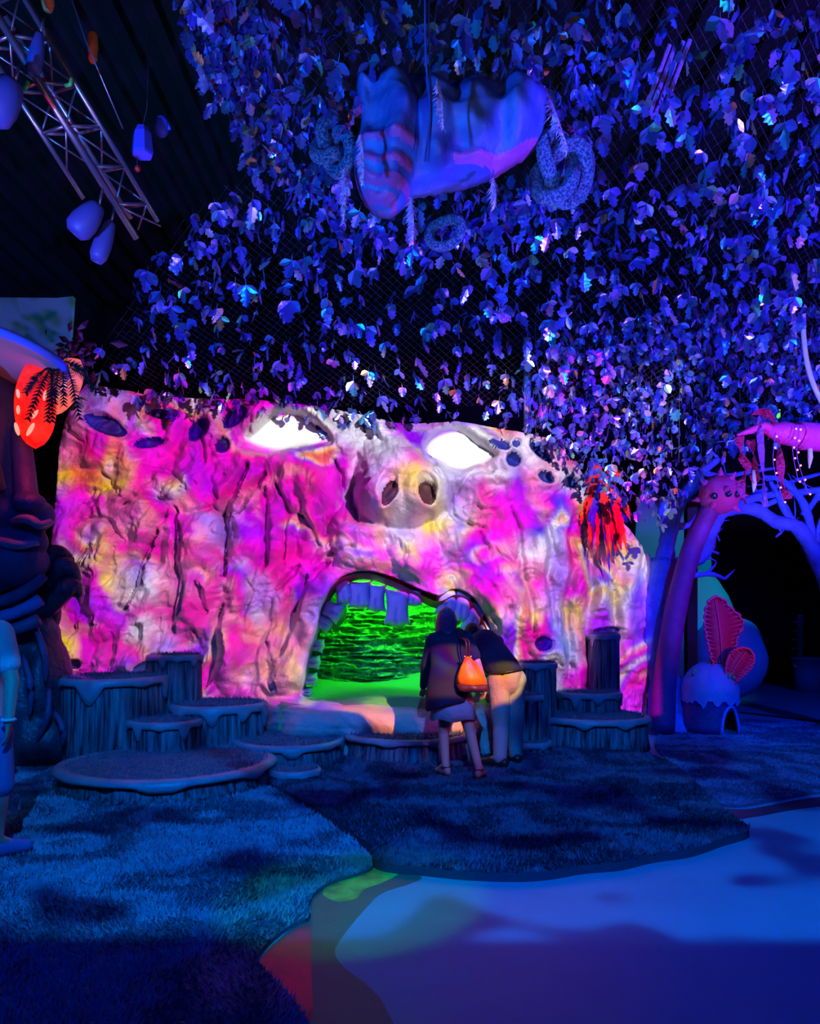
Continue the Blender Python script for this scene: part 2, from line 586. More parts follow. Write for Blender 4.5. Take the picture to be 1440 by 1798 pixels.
MOUTH = closed_path([(537, 1228), (531, 1200), (540, 1150), (552, 1110), (562, 1068), (578, 1032), (604, 1010), (642, 1002), (690, 1014), (735, 1034), (772, 1046), (798, 1034),
                     (828, 1046), (850, 1076), (864, 1112), (872, 1150), (872, 1200), (868, 1230), (780, 1224), (650, 1228)], 5)
OUTLINE = ([(150, 672), (250, 690), (340, 698), (440, 700), (560, 712), (640, 728), (700, 742), (748, 742), (800, 738), (860, 748), (928, 760), (962, 768), (1000, 800), (1032, 838), (1060, 880),
            (1085, 905), (1108, 930), (1128, 958), (1137, 985), (1138, 1100), (1138, 1330)] + [(1138, 1380), (600, 1380), (100, 1380)]
           + [(112, 1330), (118, 1240), (128, 1200), (120, 1190), (108, 1200), (96, 1225), (88, 1255), (86, 1284), (78, 1282), (68, 1240), (66, 1180), (78, 1120), (92, 1080), (112, 1052),
              (134, 1036), (120, 1010), (100, 985), (88, 958), (94, 900), (98, 850), (102, 790), (112, 740), (130, 700)])
L_EYE = closed_path([(424, 784), (445, 762), (468, 740), (492, 727), (522, 729), (550, 745), (579, 770), (560, 777), (520, 781), (482, 791), (460, 794), (440, 788)], 4)
R_EYE = closed_path([(747, 791), (762, 767), (786, 756), (812, 759), (838, 780), (869, 797), (850, 806), (830, 816), (806, 824), (778, 810)], 4)

# cracks: polyline, half width in px, depth in m
GROOVES = [
    ([(433, 816), (410, 862), (394, 901), (391, 952), (394, 1010)], 8, .24), ([(309, 893), (309, 971), (311, 1030), (303, 1110)], 6, .17),
    ([(276, 928), (247, 983), (237, 1030), (216, 1070)], 7, .2), ([(157, 956), (126, 1000)], 6, .13), ([(348, 1022), (363, 1078)], 5, .15),
    ([(390, 1060), (377, 1107), (379, 1158), (358, 1208)], 8, .22), ([(464, 831), (426, 878), (416, 900)], 8, .18), ([(486, 850), (503, 893), (496, 990)], 4, .12),
    ([(464, 854), (468, 901), (466, 996)], 6, .13), ([(540, 1010), (519, 1050), (503, 1110), (488, 1150)], 8, .16), ([(578, 985), (535, 1028), (515, 1072)], 5, .12),
    ([(524, 992), (486, 1034)], 6, .13), ([(590, 810), (601, 850), (598, 885), (566, 940)], 5, .12), ([(136, 1028), (149, 1072), (160, 1096)], 9, .18),
    ([(177, 831), (196, 850), (210, 872)], 4, .08), ([(356, 766), (360, 812)], 5, .1), ([(114, 744), (124, 762), (144, 775)], 4, .07), ([(379, 816), (364, 834), (385, 880)], 5, .08),
    ([(243, 1096), (248, 1126)], 5, .1), ([(644, 838), (622, 850), (613, 876), (628, 910)], 10, .26), ([(756, 800), (786, 850), (794, 902), (810, 918), (854, 926)], 5, .13),
    ([(843, 931), (858, 968)], 3.5, .09), ([(870, 965), (902, 1000), (912, 970)], 4, .09), ([(898, 890), (914, 933), (916, 1000), (935, 1054), (938, 1120)], 5, .12),
    ([(800, 868), (820, 836), (842, 826), (866, 830)], 4, .08), ([(812, 890), (834, 884), (856, 896), (876, 890)], 4, .08), ([(838, 852), (852, 872), (872, 862)], 4, .07),
    ([(962, 905), (968, 960), (962, 1010), (972, 1080)], 6, .1), ([(1000, 930), (1006, 1000), (996, 1070), (1002, 1150), (1000, 1200)], 7, .12),
    ([(1034, 960), (1040, 1030), (1034, 1100), (1036, 1200)], 7, .12), ([(1075, 1020), (1082, 1080), (1090, 1160)], 6, .1), ([(330, 905), (372, 892), (396, 905)], 4, .08),
    ([(210, 892), (236, 872), (300, 878)], 4, .09), ([(300, 900), (268, 930)], 4, .08), ([(140, 880), (165, 862), (172, 905)], 6, .1), ([(620, 960), (575, 975), (545, 1002)], 5, .1),
    ([(430, 1010), (440, 1040), (424, 1090), (436, 1140)], 4, .07), ([(340, 1110), (352, 1150), (344, 1200)], 5, .1), ([(195, 1110), (200, 1150), (188, 1180)], 5, .09),
    ([(520, 900), (545, 925), (560, 960)], 4, .08), ([(890, 1050), (888, 1120), (900, 1160)], 4, .07), ([(280, 1080), (276, 1140), (290, 1180)], 4, .08),
    ([(150, 905), (190, 915), (215, 950)], 5, .09), ([(470, 1130), (468, 1170), (480, 1210)], 9, .12), ([(250, 820), (300, 830), (330, 860)], 4, .07), ([(200, 960), (190, 1010), (170, 1040)], 5, .09)]
# folds: polyline, half width in px, height in m
RIDGES = [
    ([(560, 946), (610, 930), (660, 934), (704, 950), (745, 985), (782, 1018)], 20, .22), ([(575, 990), (615, 972), (664, 972), (710, 990), (750, 1014)], 18, .18),
    ([(585, 1010), (556, 1060), (540, 1120), (524, 1180), (512, 1216)], 24, .30), ([(790, 1018), (838, 1030), (872, 1070), (888, 1130), (890, 1200)], 22, .22),
    ([(640, 840), (668, 800), (704, 782), (744, 800), (774, 846)], 34, .20), ([(430, 720), (470, 716), (520, 712), (560, 736), (592, 770)], 16, .20), ([(744, 770), (780, 744), (820, 744), (862, 780), (890, 796)], 14, .18),
    ([(430, 806), (500, 812), (560, 796), (590, 800)], 16, .16), ([(760, 830), (810, 842), (860, 822)], 15, .14), ([(120, 790), (190, 820), (262, 840), (340, 872)], 22, .13),
    ([(230, 905), (196, 960), (160, 1010)], 18, .12), ([(330, 900), (338, 970), (330, 1060), (322, 1140)], 20, .13), ([(270, 980), (262, 1050), (240, 1110)], 18, .12),
    ([(420, 905), (430, 980), (424, 1060), (412, 1130), (410, 1200)], 26, .16), ([(480, 880), (486, 960), (478, 1040)], 14, .12), ([(530, 830), (560, 870), (548, 930)], 26, .15),
    ([(110, 1060), (86, 1120), (76, 1190), (80, 1270)], 22, .16), ([(145, 1110), (190, 1090), (230, 1120)], 18, .12), ([(940, 900), (950, 980), (955, 1060)], 22, .12),
    ([(985, 930), (988, 1010), (984, 1100)], 14, .12), ([(1020, 970), (1022, 1060), (1018, 1160)], 14, .13), ([(1060, 1000), (1066, 1070), (1110, 1120), (1124, 1240)], 20, .15),
    ([(1050, 930), (1090, 1000), (1120, 1080)], 18, .10), ([(860, 930), (872, 1000), (900, 1060), (915, 1150)], 20, .10), ([(640, 780), (600, 760), (588, 800)], 16, .08),
    ([(880, 770), (930, 800), (985, 850), (1040, 880)], 40, .10), ([(380, 1085), (400, 1150), (396, 1205)], 16, .16), ([(360, 1040), (352, 1090), (340, 1110)], 10, .1)]
# rounded masses: cx, cy, rx, ry, height
BUMPS = [(706, 854, 90, 76, .62), (660, 872, 46, 44, .22), (752, 866, 48, 44, .2), (700, 888, 56, 34, .14), (704, 812, 46, 40, .16), (540, 850, 62, 56, .18), (830, 870, 52, 44, .12), (489, 1160, 40, 62, .26),
         (500, 1198, 34, 36, .16), (300, 900, 90, 60, .10), (168, 1060, 34, 40, .14), (200, 1160, 46, 34, .14), (430, 1175, 60, 60, .14), (250, 1150, 40, 50, .10), (960, 1100, 50, 60, .10),
         (420, 850, 44, 60, .12), (1000, 850, 90, 70, .12), (880, 1180, 30, 60, .12), (180, 780, 80, 40, .08), (640, 1290, 170, 90, .10)]
# hollows: cx, cy, rx, ry, angle (deg), depth
PITS = [(184, 746, 44, 17, 20, .34), (262, 778, 30, 10, -8, .24), (350, 752, 26, 15, -52, .32), (412, 734, 28, 14, -40, .32), (391, 781, 15, 13, -60, .26), (286, 728, 24, 8, 6, .22),
        (685, 864, 13, 25, 24, .45), (750, 866, 14, 22, -22, .45), (878, 780, 20, 8, 18, .24), (907, 778, 8, 8, 40, .2), (902, 806, 13, 13, 38, .26), (948, 793, 26, 9, 42, .26), (960, 838, 17, 10, 28, .24),
        (1002, 846, 13, 9, 48, .24), (954, 1130, 17, 15, 0, .24), (1066, 1108, 26, 7, -6, .2), (132, 1166, 10, 9, 0, .2), (345, 854, 7, 7, 0, .13), (489, 1128, 15, 24, 8, .14), (212, 1068, 14, 9, 10, .16),
        (430, 880, 18, 9, -40, .14), (668, 748, 30, 7, 4, .10), (1054, 1074, 9, 6, 0, .12), (280, 726, 6, 4, 0, .1)]


def pit_radius(px, py, cx, cy, rx, ry, an):
    ca, sa = math.cos(math.radians(an)), math.sin(math.radians(an))
    X = (px - cx) * ca + (py - cy) * sa; Y = -(px - cx) * sa + (py - cy) * ca
    return np.sqrt((X / rx) ** 2 + (Y / ry) ** 2) + 0.25 * (fbm(px / 24, py / 24, 1, 8) - .5)


def face_height(px, py):
    """how far the rock stands out towards the visitors, from the place on its front"""
    wx = px + 10 * (fbm(px / 26, py / 26, 3, 3) - .5); wy = py + 10 * (fbm(px / 26, py / 26, 3, 9) - .5)
    h = 0.16 * (fbm(px / 90, py / 120, 4, 21) - .5)
    noseq = 0.16 + 0.84 * np.clip(np.hypot((px - 702) / 100.0, (py - 865) / 90.0), 0, 1) ** 3
    # rounded slabs parted by sharp creases, longer than wide, leaning with the folds
    lx = wx + 0.35 * (wy - 950) * np.sin(wx / 170.0); ly = wy
    bil = lambda sx, sy, k: np.abs(2 * fbm(lx / sx, ly / sy, 2, k) - 1)
    h = h + noseq * (0.40 * bil(62, 105, 51) + 0.21 * bil(30, 44, 63) + 0.07 * bil(13, 19, 71) - 0.18)
    # flat chisel cuts
    q = fbm(lx / 40, ly / 60, 2, 91) * 7
    h = h + noseq * 0.045 * (np.floor(q) + sstep(0.0, 0.22, q - np.floor(q)) - 3.5)
    h = h + 0.025 * (fbm(px / 9, py / 14, 3, 40) - .5)

    def near(pts, pad):
        xs = [p[0] for p in pts]; ys = [p[1] for p in pts]
        return np.nonzero((wx > min(xs) - pad) & (wx < max(xs) + pad) & (wy > min(ys) - pad) & (wy < max(ys) + pad))
    for cx, cy, rx, ry, a in BUMPS:
        r2 = ((wx - cx) / rx) ** 2 + ((wy - cy) / ry) ** 2
        h = h + a * np.where(r2 < 1, np.sqrt(np.clip(1 - r2, 0, 1)) ** 1.3, 0)
    for pts, wd, a in RIDGES:
        k = near(pts, 3 * wd)
        d, f = seg_dist(wx[k], wy[k], smooth_path(pts, 3))
        h[k] += a * np.exp(-(d / wd) ** 2) * np.clip(np.minimum(f, 1 - f) * 6, 0.25, 1)
    for pts, wd, a in GROOVES:
        k = near(pts, 2 * wd)
        d, f = seg_dist(wx[k], wy[k], pts)
        wl = 1.3 * wd * (0.35 + 0.65 * np.clip(np.minimum(f, 1 - f) * 4, 0, 1))
        h[k] -= 1.6 * a * np.clip(1 - (d / wl), 0, 1) ** 0.6
    for cx, cy, rx, ry, an, a in PITS:
        ca, sa = math.cos(math.radians(an)), math.sin(math.radians(an))
        k = np.nonzero((np.abs(px - cx) < 70) & (np.abs(py - cy) < 70))
        r = pit_radius(px[k], py[k], cx, cy, rx, ry, an)
        h[k] += -.6 * a * sstep(1.15, 0.55, r) + 0.03 * np.exp(-((r - 1.25) / 0.2) ** 2)
    for eye in (L_EYE, R_EYE):                                      # sockets
        xs = [p[0] for p in eye]; ys = [p[1] for p in eye]
        kk = np.nonzero((px > min(xs) - 12) & (px < max(xs) + 12) & (py > min(ys) - 12) & (py < max(ys) + 12))
        ins = in_poly(px[kk], py[kk], eye)
        d, _ = seg_dist(px[kk], py[kk], eye + eye[:1])
        k = sstep(9, 0, np.where(ins, -d, d))
        h[kk] = h[kk] * (1 - k) - 0.16 * k
    # chin and ledge
    led = sstep(1222, 1240, py + 6 * np.sin(px / 33) * sstep(520, 470, px)) * sstep(440, 540, px + 30 * (fbm(px / 40, py / 30, 2, 15) - .5)) * sstep(915, 850, px)
    h = h * (1 - 0.45 * led) + led * (0.60 + 0.0018 * (py - 1240) + 0.10 * np.exp(-((py - 1262) / 26) ** 2))
    und = sstep(1296, 1312, py + 10 * np.sin(px / 46)) * led
    h = h + und * (0.05 + 0.05 * np.sin(px / 3.4 + 3 * fbm(px / 30, py / 60, 2, 3)) * fbm(px / 8, py / 120, 2, 6))
    # flatter to the far left where the wall is flush
    return h


GX = np.arange(-4.42, 3.34, 0.0138); GZ = np.arange(-0.02, 4.32, 0.0138)
XX, ZZ = np.meshgrid(GX, GZ)
DD = face_depth(XX)
YY = DD.copy()
for it in range(2):
    PXX = 720 + FPX * XX / YY; PYY = HZ - (ZZ - EYE) * FPX / YY
    HH = face_height(PXX, PYY)
    YY = DD - HH if it == 0 else 0.5 * YY + 0.5 * (DD - HH)
PXX = 720 + FPX * XX / YY; PYY = HZ - (ZZ - EYE) * FPX / YY
ZB = np.where(PYY > 1250, np.maximum(ZZ, 0.0), ZZ)
inside = in_poly(PXX, PYY, OUTLINE) & ~in_poly(PXX, PYY, MOUTH)
fm = inside[:-1, :-1] & inside[1:, :-1] & inside[:-1, 1:] & inside[1:, 1:]
# soften stair steps at the borders: relax border vertices towards their neighbours
Pg = np.stack([XX, YY, ZB], -1)


def relax_border(me, n=8):
    bm = bmesh.new(); bm.from_mesh(me)
    bv = [v for v in bm.verts if v.is_boundary]
    nb = {v: [e.other_vert(v) for e in v.link_edges if e.is_boundary] for v in bv}
    for _ in range(n):
        new = {v: (v.co * 0.5 + sum((o.co for o in nb[v]), Vector()) / max(1, len(nb[v])) * 0.5) for v in bv if len(nb[v]) == 2}
        for v, c in new.items():
            v.co = c
    # turn the rim back into the wall so that the rock has thickness
    be = [e for e in bm.edges if e.is_boundary]
    ret = bmesh.ops.extrude_edge_only(bm, edges=be)
    for v in [g for g in ret['geom'] if isinstance(g, bmesh.types.BMVert)]:
        v.co.y += 0.55
    bm.to_mesh(me); bm.free()


def rock_extra(t, b, tc):
    n1 = t.noise(tc, 26.0, 6.0, 0.65); n2 = t.noise(tc, 130.0, 3.0, 0.6); n3 = t.noise(tc, 2.4, 3.0, 0.5)
    h = t.math('ADD', t.math('MULTIPLY', n1.outputs['Fac'], 1.0), t.math('MULTIPLY', n2.outputs['Fac'], 0.3))
    bp = t.add('ShaderNodeBump', {'Strength': 1.0, 'Distance': 0.028, 'Height': h})
    t.l.new(bp.outputs[0], b.inputs['Normal'])
    f = t.ramp(n3.outputs['Fac'], [(0.35, (0.56, 0.54, 0.53)), (0.65, (0.74, 0.72, 0.70))])
    t.l.new(f, b.inputs['Base Color'])


m_rock = mat('pale_plaster_rock', (0.7, 0.68, 0.66), 0.85, extra=rock_extra)
face = empty('rock_face', (0, FD, 0), label='huge pale plaster rock face with gaping mouth lit by pink projection', cat='sculpture')
cpx = 0.25 * (PXX[:-1, :-1] + PXX[1:, :-1] + PXX[:-1, 1:] + PXX[1:, 1:]); cpy = 0.25 * (PYY[:-1, :-1] + PYY[1:, :-1] + PYY[:-1, 1:] + PYY[1:, 1:])
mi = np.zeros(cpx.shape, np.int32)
for i, (cx, cy, rx, ry, an, a) in enumerate(PITS):                  # shade inside the hollows put in as colour: navy, nostrils dark plum
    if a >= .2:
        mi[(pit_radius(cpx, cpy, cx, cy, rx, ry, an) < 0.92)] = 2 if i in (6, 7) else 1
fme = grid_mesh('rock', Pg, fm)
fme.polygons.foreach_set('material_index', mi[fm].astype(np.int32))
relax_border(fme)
m_navy = mat('hollow_navy_shade', (0.012, 0.03, 0.20), 0.7); m_plum = mat('nostril_plum_shade', (0.06, 0.02, 0.05), 0.8)
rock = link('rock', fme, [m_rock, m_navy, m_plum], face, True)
m_eye = mat('eye_white', (0.92, 0.92, 0.92), 0.5, bump=(40, 0.002))
for nm, poly, dd in (('eye', L_EYE, 0.10), ('eye', R_EYE, 0.12)):
    cx = sum(p[0] for p in poly) / len(poly); cy = sum(p[1] for p in poly) / len(poly)
    D0 = px_depth(cx)
    rings = []
    for k, dz in ((1.03, 0.15), (0.8, 0.10), (0.4, 0.075)):
        rings.append([PX(cx + (x - cx) * k, cy + (y - cy) * k, D0 + dz) for x, y in poly])
    mb = MB(); n = len(poly)
    vs = sum(rings, []) + [PX(cx, cy, D0 + 0.07)] + [p + Vector((0, 0.1, 0)) for p in rings[0]]
    fs = [(r * n + i, (r + 1) * n + i, (r + 1) * n + (i + 1) % n, r * n + (i + 1) % n) for r in range(2) for i in range(n)]
    fs += [(2 * n + i, 3 * n, 2 * n + (i + 1) % n) for i in range(n)]
    fs += [(3 * n + 1 + i, i, (i + 1) % n, 3 * n + 1 + (i + 1) % n) for i in range(n)]
    mb.add(vs, fs)
    mb.build(nm, m_eye, face, True)

# mouth: dark red gum band, teeth, crinkled foil throat
m_gum = mat('gum_red', (0.24, 0.012, 0.03), 0.5, bump=(18, 0.01))
gp = smooth_path([(548, 1120), (562, 1070), (580, 1034), (606, 1012), (644, 1006), (690, 1020), (735, 1042), (770, 1056), (800, 1044), (826, 1054), (846, 1084), (860, 1118), (868, 1160), (868, 1210)], 5)
mb = MB()
ring0 = [PX(x, y, FD + 0.04 if x < 780 else FD + 0.10) for x, y in gp]
ring1 = [PX(x + (700 - x) * 0.035, y + 12 + (0 if y < 1100 else -12), FD + 0.22) for x, y in gp]
ring2 = [PX(x + (700 - x) * 0.07, y + 7, FD + 0.42) for x, y in gp]
ring3 = [PX(x, y - 14, FD + 0.44) for x, y in gp]
n = len(gp)
vs = ring0 + ring1 + ring2 + ring3
fs = [(r * n + i, r * n + i + 1, (r + 1) * n + i + 1, (r + 1) * n + i) for r in range(3) for i in range(n - 1)]
mb.add(vs, fs); mb.build('gum', m_gum, face, True)

m_tooth = mat('tooth_lavender', (0.55, 0.58, 0.90), 0.5, vary=(5, 0.2, (0.46, 0.50, 0.84)), bump=(8, 0.02))


def tooth(cx, cy, wd, ht, rot, d, flare=0.24):
    """pillowy quilted block with flared lower corners"""
    n = 14; V = []; c = PX(cx, cy, d); sx, sz = 0.92 * wd / FPX * d / 2, ht / FPX * d / 2
    def pt(i, j, side):
        u, v = i / n * 2 - 1, j / n * 2 - 1
        wdt = 1 + flare * (0.9 * max(0, -v) ** 2 + 0.4 * max(0, v) ** 2) - 0.10 * (1 - v * v)
        zz = v * (1 + 0.07 * u * u) - 0.09 * max(0, -v) * math.cos(u * 4.2)
        pil = max(0.0, (1 - u ** 4) * (1 - v ** 4)) ** 0.5
        th = 0.17 * pil * (1 - 0.25 * math.exp(-(u / 0.12) ** 2) * (v < 0))
        X, Z = u * wdt * sx, zz * sz
        ca, sa = math.cos(rot), math.sin(rot)
        return c + Vector((X * ca - Z * sa, -th * side, X * sa + Z * ca))
    fr = [[pt(i, j, 1) for i in range(n + 1)] for j in range(n + 1)]
    bk = [[pt(i, j, -1) for i in range(n + 1)] for j in range(n + 1)]
    vs = sum(fr, []) + sum(bk, []); N = (n + 1) ** 2; fs = []
    for j in range(n):
        for i in range(n):
            a = j * (n + 1) + i
            fs.append((a, a + 1, a + n + 2, a + n + 1)); fs.append((N + a, N + a + n + 1, N + a + n + 2, N + a + 1))
    MB().add(vs, fs).build('tooth', m_tooth, face, True)


for a in ((604, 1038, 34, 44, .25), (633, 1044, 42, 46, .02), (662, 1050, 32, 46, -.06), (698, 1067, 46, 62, -.02), (728, 1050, 28, 28, .0), (784, 1056, 42, 46, .0), (812, 1062, 34, 54, -.12),
          (832, 1086, 32, 52, -.42), (846, 1112, 26, 44, -.5), (582, 1072, 36, 40, 1.1), (566, 1092, 30, 34, 1.1), (552, 1132, 24, 34, 1.4), (546, 1162, 24, 32, 1.5), (540, 1192, 24, 34, 1.5), (538, 1214, 18, 22, 1.5)):
    tooth(*a, FD + 0.30)

m_foil = mat('green_foil', (0.08, 0.42, 0.10), 0.34, metal=0.45, bump=(24, 0.012))
nx, ny = 240, 220
fxg, fyg = np.meshgrid(np.linspace(500, 920, nx), np.linspace(985, 1262, ny))
w1 = fxg / 60 + 2.2 * fbm(fxg / 80, fyg / 40, 3, 2); yy = fyg + 26 * (fbm(fxg / 70, fyg / 60, 3, 4) - .5) + 9 * np.sin(fxg / 38)
seam = np.exp(-((fxg - 655) / 5) ** 2) + np.exp(-((fxg - 752) / 5) ** 2)
hcr = 0.07 * np.abs(((yy / 12.0) % 1.0) - .5) * (0.2 + 1.6 * fbm(fxg / 40, fyg / 12, 2, 30)) + 0.10 * (1 - np.abs(2 * fbm(fxg / 60, fyg / 7, 3, 12) - 1)) ** 4 - 0.02 * seam + .05 * (1 - np.abs(2 * fbm(fxg / 14, fyg / 14, 3, 19) - 1)) ** 4
dep = FD + 1.15 - hcr
F = np.stack([(fxg - 720) / FPX * dep, dep, EYE - (fyg - HZ) / FPX * dep], -1)
link('foil_backdrop', grid_mesh('foil_backdrop', F), m_foil, face, True)
m_moss = mat('green_tongue', (0.10, 0.50, 0.12), 0.6, bump=(20, 0.01))
nx, ny = 60, 14
tx, ty = np.meshgrid(np.linspace(-1.45, 1.05, nx), np.linspace(FD - 0.62, FD + 1.2, ny))
tz = 0.585 + 0.05 * np.sin(tx * 2.1 + 1.0) * sstep(FD - .6, FD + .2, ty) + 0.17 * ((ty - FD + .62) / 1.8) + 0.05 * np.sin(tx * 3.4 + ty * 3)
tz[0] = .30
top_ = np.stack([tx, ty, tz], -1)
link('tongue', grid_mesh('tongue', top_), m_moss, face, True)
# dark plate standing in for a shadow at the side of the mouth
m_dark = mat('shadow_green', (0.02, 0.10, 0.03), 0.6)
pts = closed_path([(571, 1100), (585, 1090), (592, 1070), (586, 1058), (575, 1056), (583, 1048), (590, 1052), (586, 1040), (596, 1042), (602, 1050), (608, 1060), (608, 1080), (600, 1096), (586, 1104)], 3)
MB().prism([PX(x, y, FD + 0.62) for x, y in pts], (0, 0.03, 0)).build('shadow_plate', m_dark, face, smooth=False)
bulb('throat_lamp', (-0.55, FD + 0.55, 2.02), 62, (0.05, 1.0, 0.04), 0.10)
bulb('throat_lamp', (0.35, FD + 0.65, 1.98), 48, (0.08, 1.0, 0.05), 0.10)
# ---------------------------------------------------------------- rugs on the floor
def rug_mats(tag_, a, b, c):
    def blade(t, bs, tc):
        n1 = t.noise(tc, 1.7, 4.0, 0.6); n2 = t.noise(tc, 14.0, 2.0, 0.5)
        f1 = t.ramp(n1.outputs['Fac'], [(0.36, (0, 0, 0)), (0.62, (1, 1, 1))]); f2 = t.ramp(n2.outputs['Fac'], [(0.3, (0, 0, 0)), (0.7, (1, 1, 1))])
        cc = t.mix(f2, t.mix(f1, a, b), c)
        t.l.new(cc, bs.inputs['Base Color'])
    return mat('rug_pile_' + tag_, a, 0.8, extra=blade), mat('rug_back_' + tag_, tuple(q * 0.45 for q in a[:3]), 0.95, bump=(60, 0.01))


def make_rug(name, px, thick, label, mats, dens, blen, seed, clip=None):
    rng = np.random.default_rng(seed)
    P = [FL(x, y) for x, y in (closed_path(px, 4))]
    root = empty(name, (sum(p.x for p in P) / len(P), sum(p.y for p in P) / len(P), 0), label=label, cat='rug')
    MB().prism([(p.x, p.y, thick) for p in P], (0, 0, -thick + 0.0004)).build('backing', mats[1], root, smooth=False)
    poly = [(p.x, p.y) for p in P]
    xs = [p[0] for p in poly]; ys = [p[1] for p in poly]
    n = int((max(xs) - min(xs)) * (max(ys) - min(ys)) * dens)
    X = rng.uniform(min(xs), max(xs), n); Y = rng.uniform(min(ys), max(ys), n)
    k = in_poly(X, Y, poly)
    k &= (Y > 2.6) & (np.abs(X) < 0.56 * Y + 1.4)                      # no pile where the photograph cannot see
    X, Y = X[k], Y[k]; n = len(X)
    ang = 6.0 * fbm(X * 1.3, Y * 1.3, 3, seed) * math.pi + rng.normal(0, 0.9, n)
    L = blen * rng.uniform(0.55, 1.25, n); lean = rng.uniform(0.35, 1.0, n)
    wd = 0.0055 * rng.uniform(0.7, 1.4, n) * (0.7 + Y / 9.0)
    tx, ty = np.cos(ang) * L * lean, np.sin(ang) * L * lean; tz = L * np.sqrt(np.clip(1.1 - lean ** 2, 0.08, 1))
    bx, by = -np.sin(ang) * wd, np.cos(ang) * wd
    z0 = np.full(n, thick - 0.002)
    V = np.stack([np.stack([X - bx, Y - by, z0], -1), np.stack([X + bx, Y + by, z0], -1), np.stack([X + tx, Y + ty, z0 + tz], -1)], 1).reshape(-1, 3)
    o = link('pile', np_mesh('pile', V, np.arange(3 * n).reshape(-1, 3)), mats[0], root)
    o['kind'] = 'stuff'
    return root


rug_a = rug_mats('teal', (0.06, 0.34, 0.40, 1), (0.10, 0.48, 0.52, 1), (0.04, 0.22, 0.32, 1))
rug_b = rug_mats('ink', (0.035, 0.12, 0.20, 1), (0.06, 0.20, 0.27, 1), (0.015, 0.05, 0.11, 1))
rug_c = rug_mats('blue', (0.06, 0.22, 0.42, 1), (0.08, 0.28, 0.48, 1), (0.04, 0.14, 0.32, 1))
make_rug('grass_rug', [(475, 1388), (520, 1412), (566, 1442), (612, 1474), (644, 1502), (654, 1526), (625, 1540), (586, 1552), (552, 1574), (541, 1600), (543, 1616), (500, 1638), (455, 1682), (470, 1716), (500, 1748),
                       (530, 1790), (548, 1860), (200, 1900), (-400, 1900), (-700, 1600), (-260, 1390), (60, 1350), (300, 1352)], 0.022,
         'pale teal shaggy grass rug with wavy edge beside the red light patch', rug_a, 5200, 0.034, 5)
make_rug('mound_rug', [(477, 1386), (522, 1409), (570, 1440), (617, 1472), (649, 1500), (657, 1524), (690, 1534), (740, 1538), (820, 1546), (900, 1549), (960, 1546), (1025, 1535), (1090, 1529), (1145, 1516), (1215, 1505),
                       (1270, 1486), (1316, 1470), (1290, 1448), (1262, 1425), (1230, 1394), (1190, 1358), (1150, 1337), (1070, 1326), (960, 1318), (860, 1316), (700, 1318), (600, 1322), (520, 1340), (480, 1365)], 0.055,
         'dark shaggy rug under the two bending visitors, pointed at one end', rug_b, 6500, 0.036, 6)
make_rug('sand_rug', [(1160, 1326), (1205, 1362), (1240, 1392), (1268, 1416), (1310, 1417), (1380, 1404), (1460, 1392), (1700, 1375), (1700, 1276), (1500, 1272), (1380, 1270), (1280, 1264), (1180, 1284), (1150, 1302)], 0.02,
         'blue short-pile rug under the little mushroom hut', rug_c, 4200, 0.018, 8)
m_strip = mat('dark_floor_strip', (0.03, 0.05, 0.09), 0.3)  # dark coat along the sand rug's edge
coat('painted_margin', [(1268, 1421), (1320, 1420), (1440, 1399), (1700, 1376), (1700, 1394), (1440, 1416), (1330, 1434), (1288, 1438)], 0.0012, m_strip)

# ---------------------------------------------------------------- stump steps
def bark_extra(t, b, tc):
    mp = t.add('ShaderNodeMapping', {0: tc}); mp.inputs['Scale'].default_value = (26, 26, 1.6)
    n = t.noise(mp.outputs[0], 1.0, 3.0, 0.6)
    c = t.ramp(n.outputs['Fac'], [(0.36, (0.006, 0.012, 0.02)), (0.47, (0.05, 0.12, 0.15)), (0.65, (0.16, 0.28, 0.32))])
    t.l.new(c, b.inputs['Base Color'])
    bp = t.add('ShaderNodeBump', {'Strength': 1.0, 'Distance': 0.03, 'Height': n.outputs['Fac']}); t.l.new(bp.outputs[0], b.inputs['Normal'])


m_bark = mat('grooved_bark', (0.2, 0.3, 0.35), 0.75, extra=bark_extra)
m_icing = mat('pale_icing', (0.22, 0.40, 0.44), 0.35, vary=(6, 0.2, (0.12, 0.26, 0.34)), bump=(16, 0.006))
m_fuzz = mat('fuzzy_top', (0.20, 0.33, 0.42), 0.9, vary=(9, 0.2, (0.10, 0.20, 0.30)), bump=(120, 0.02))


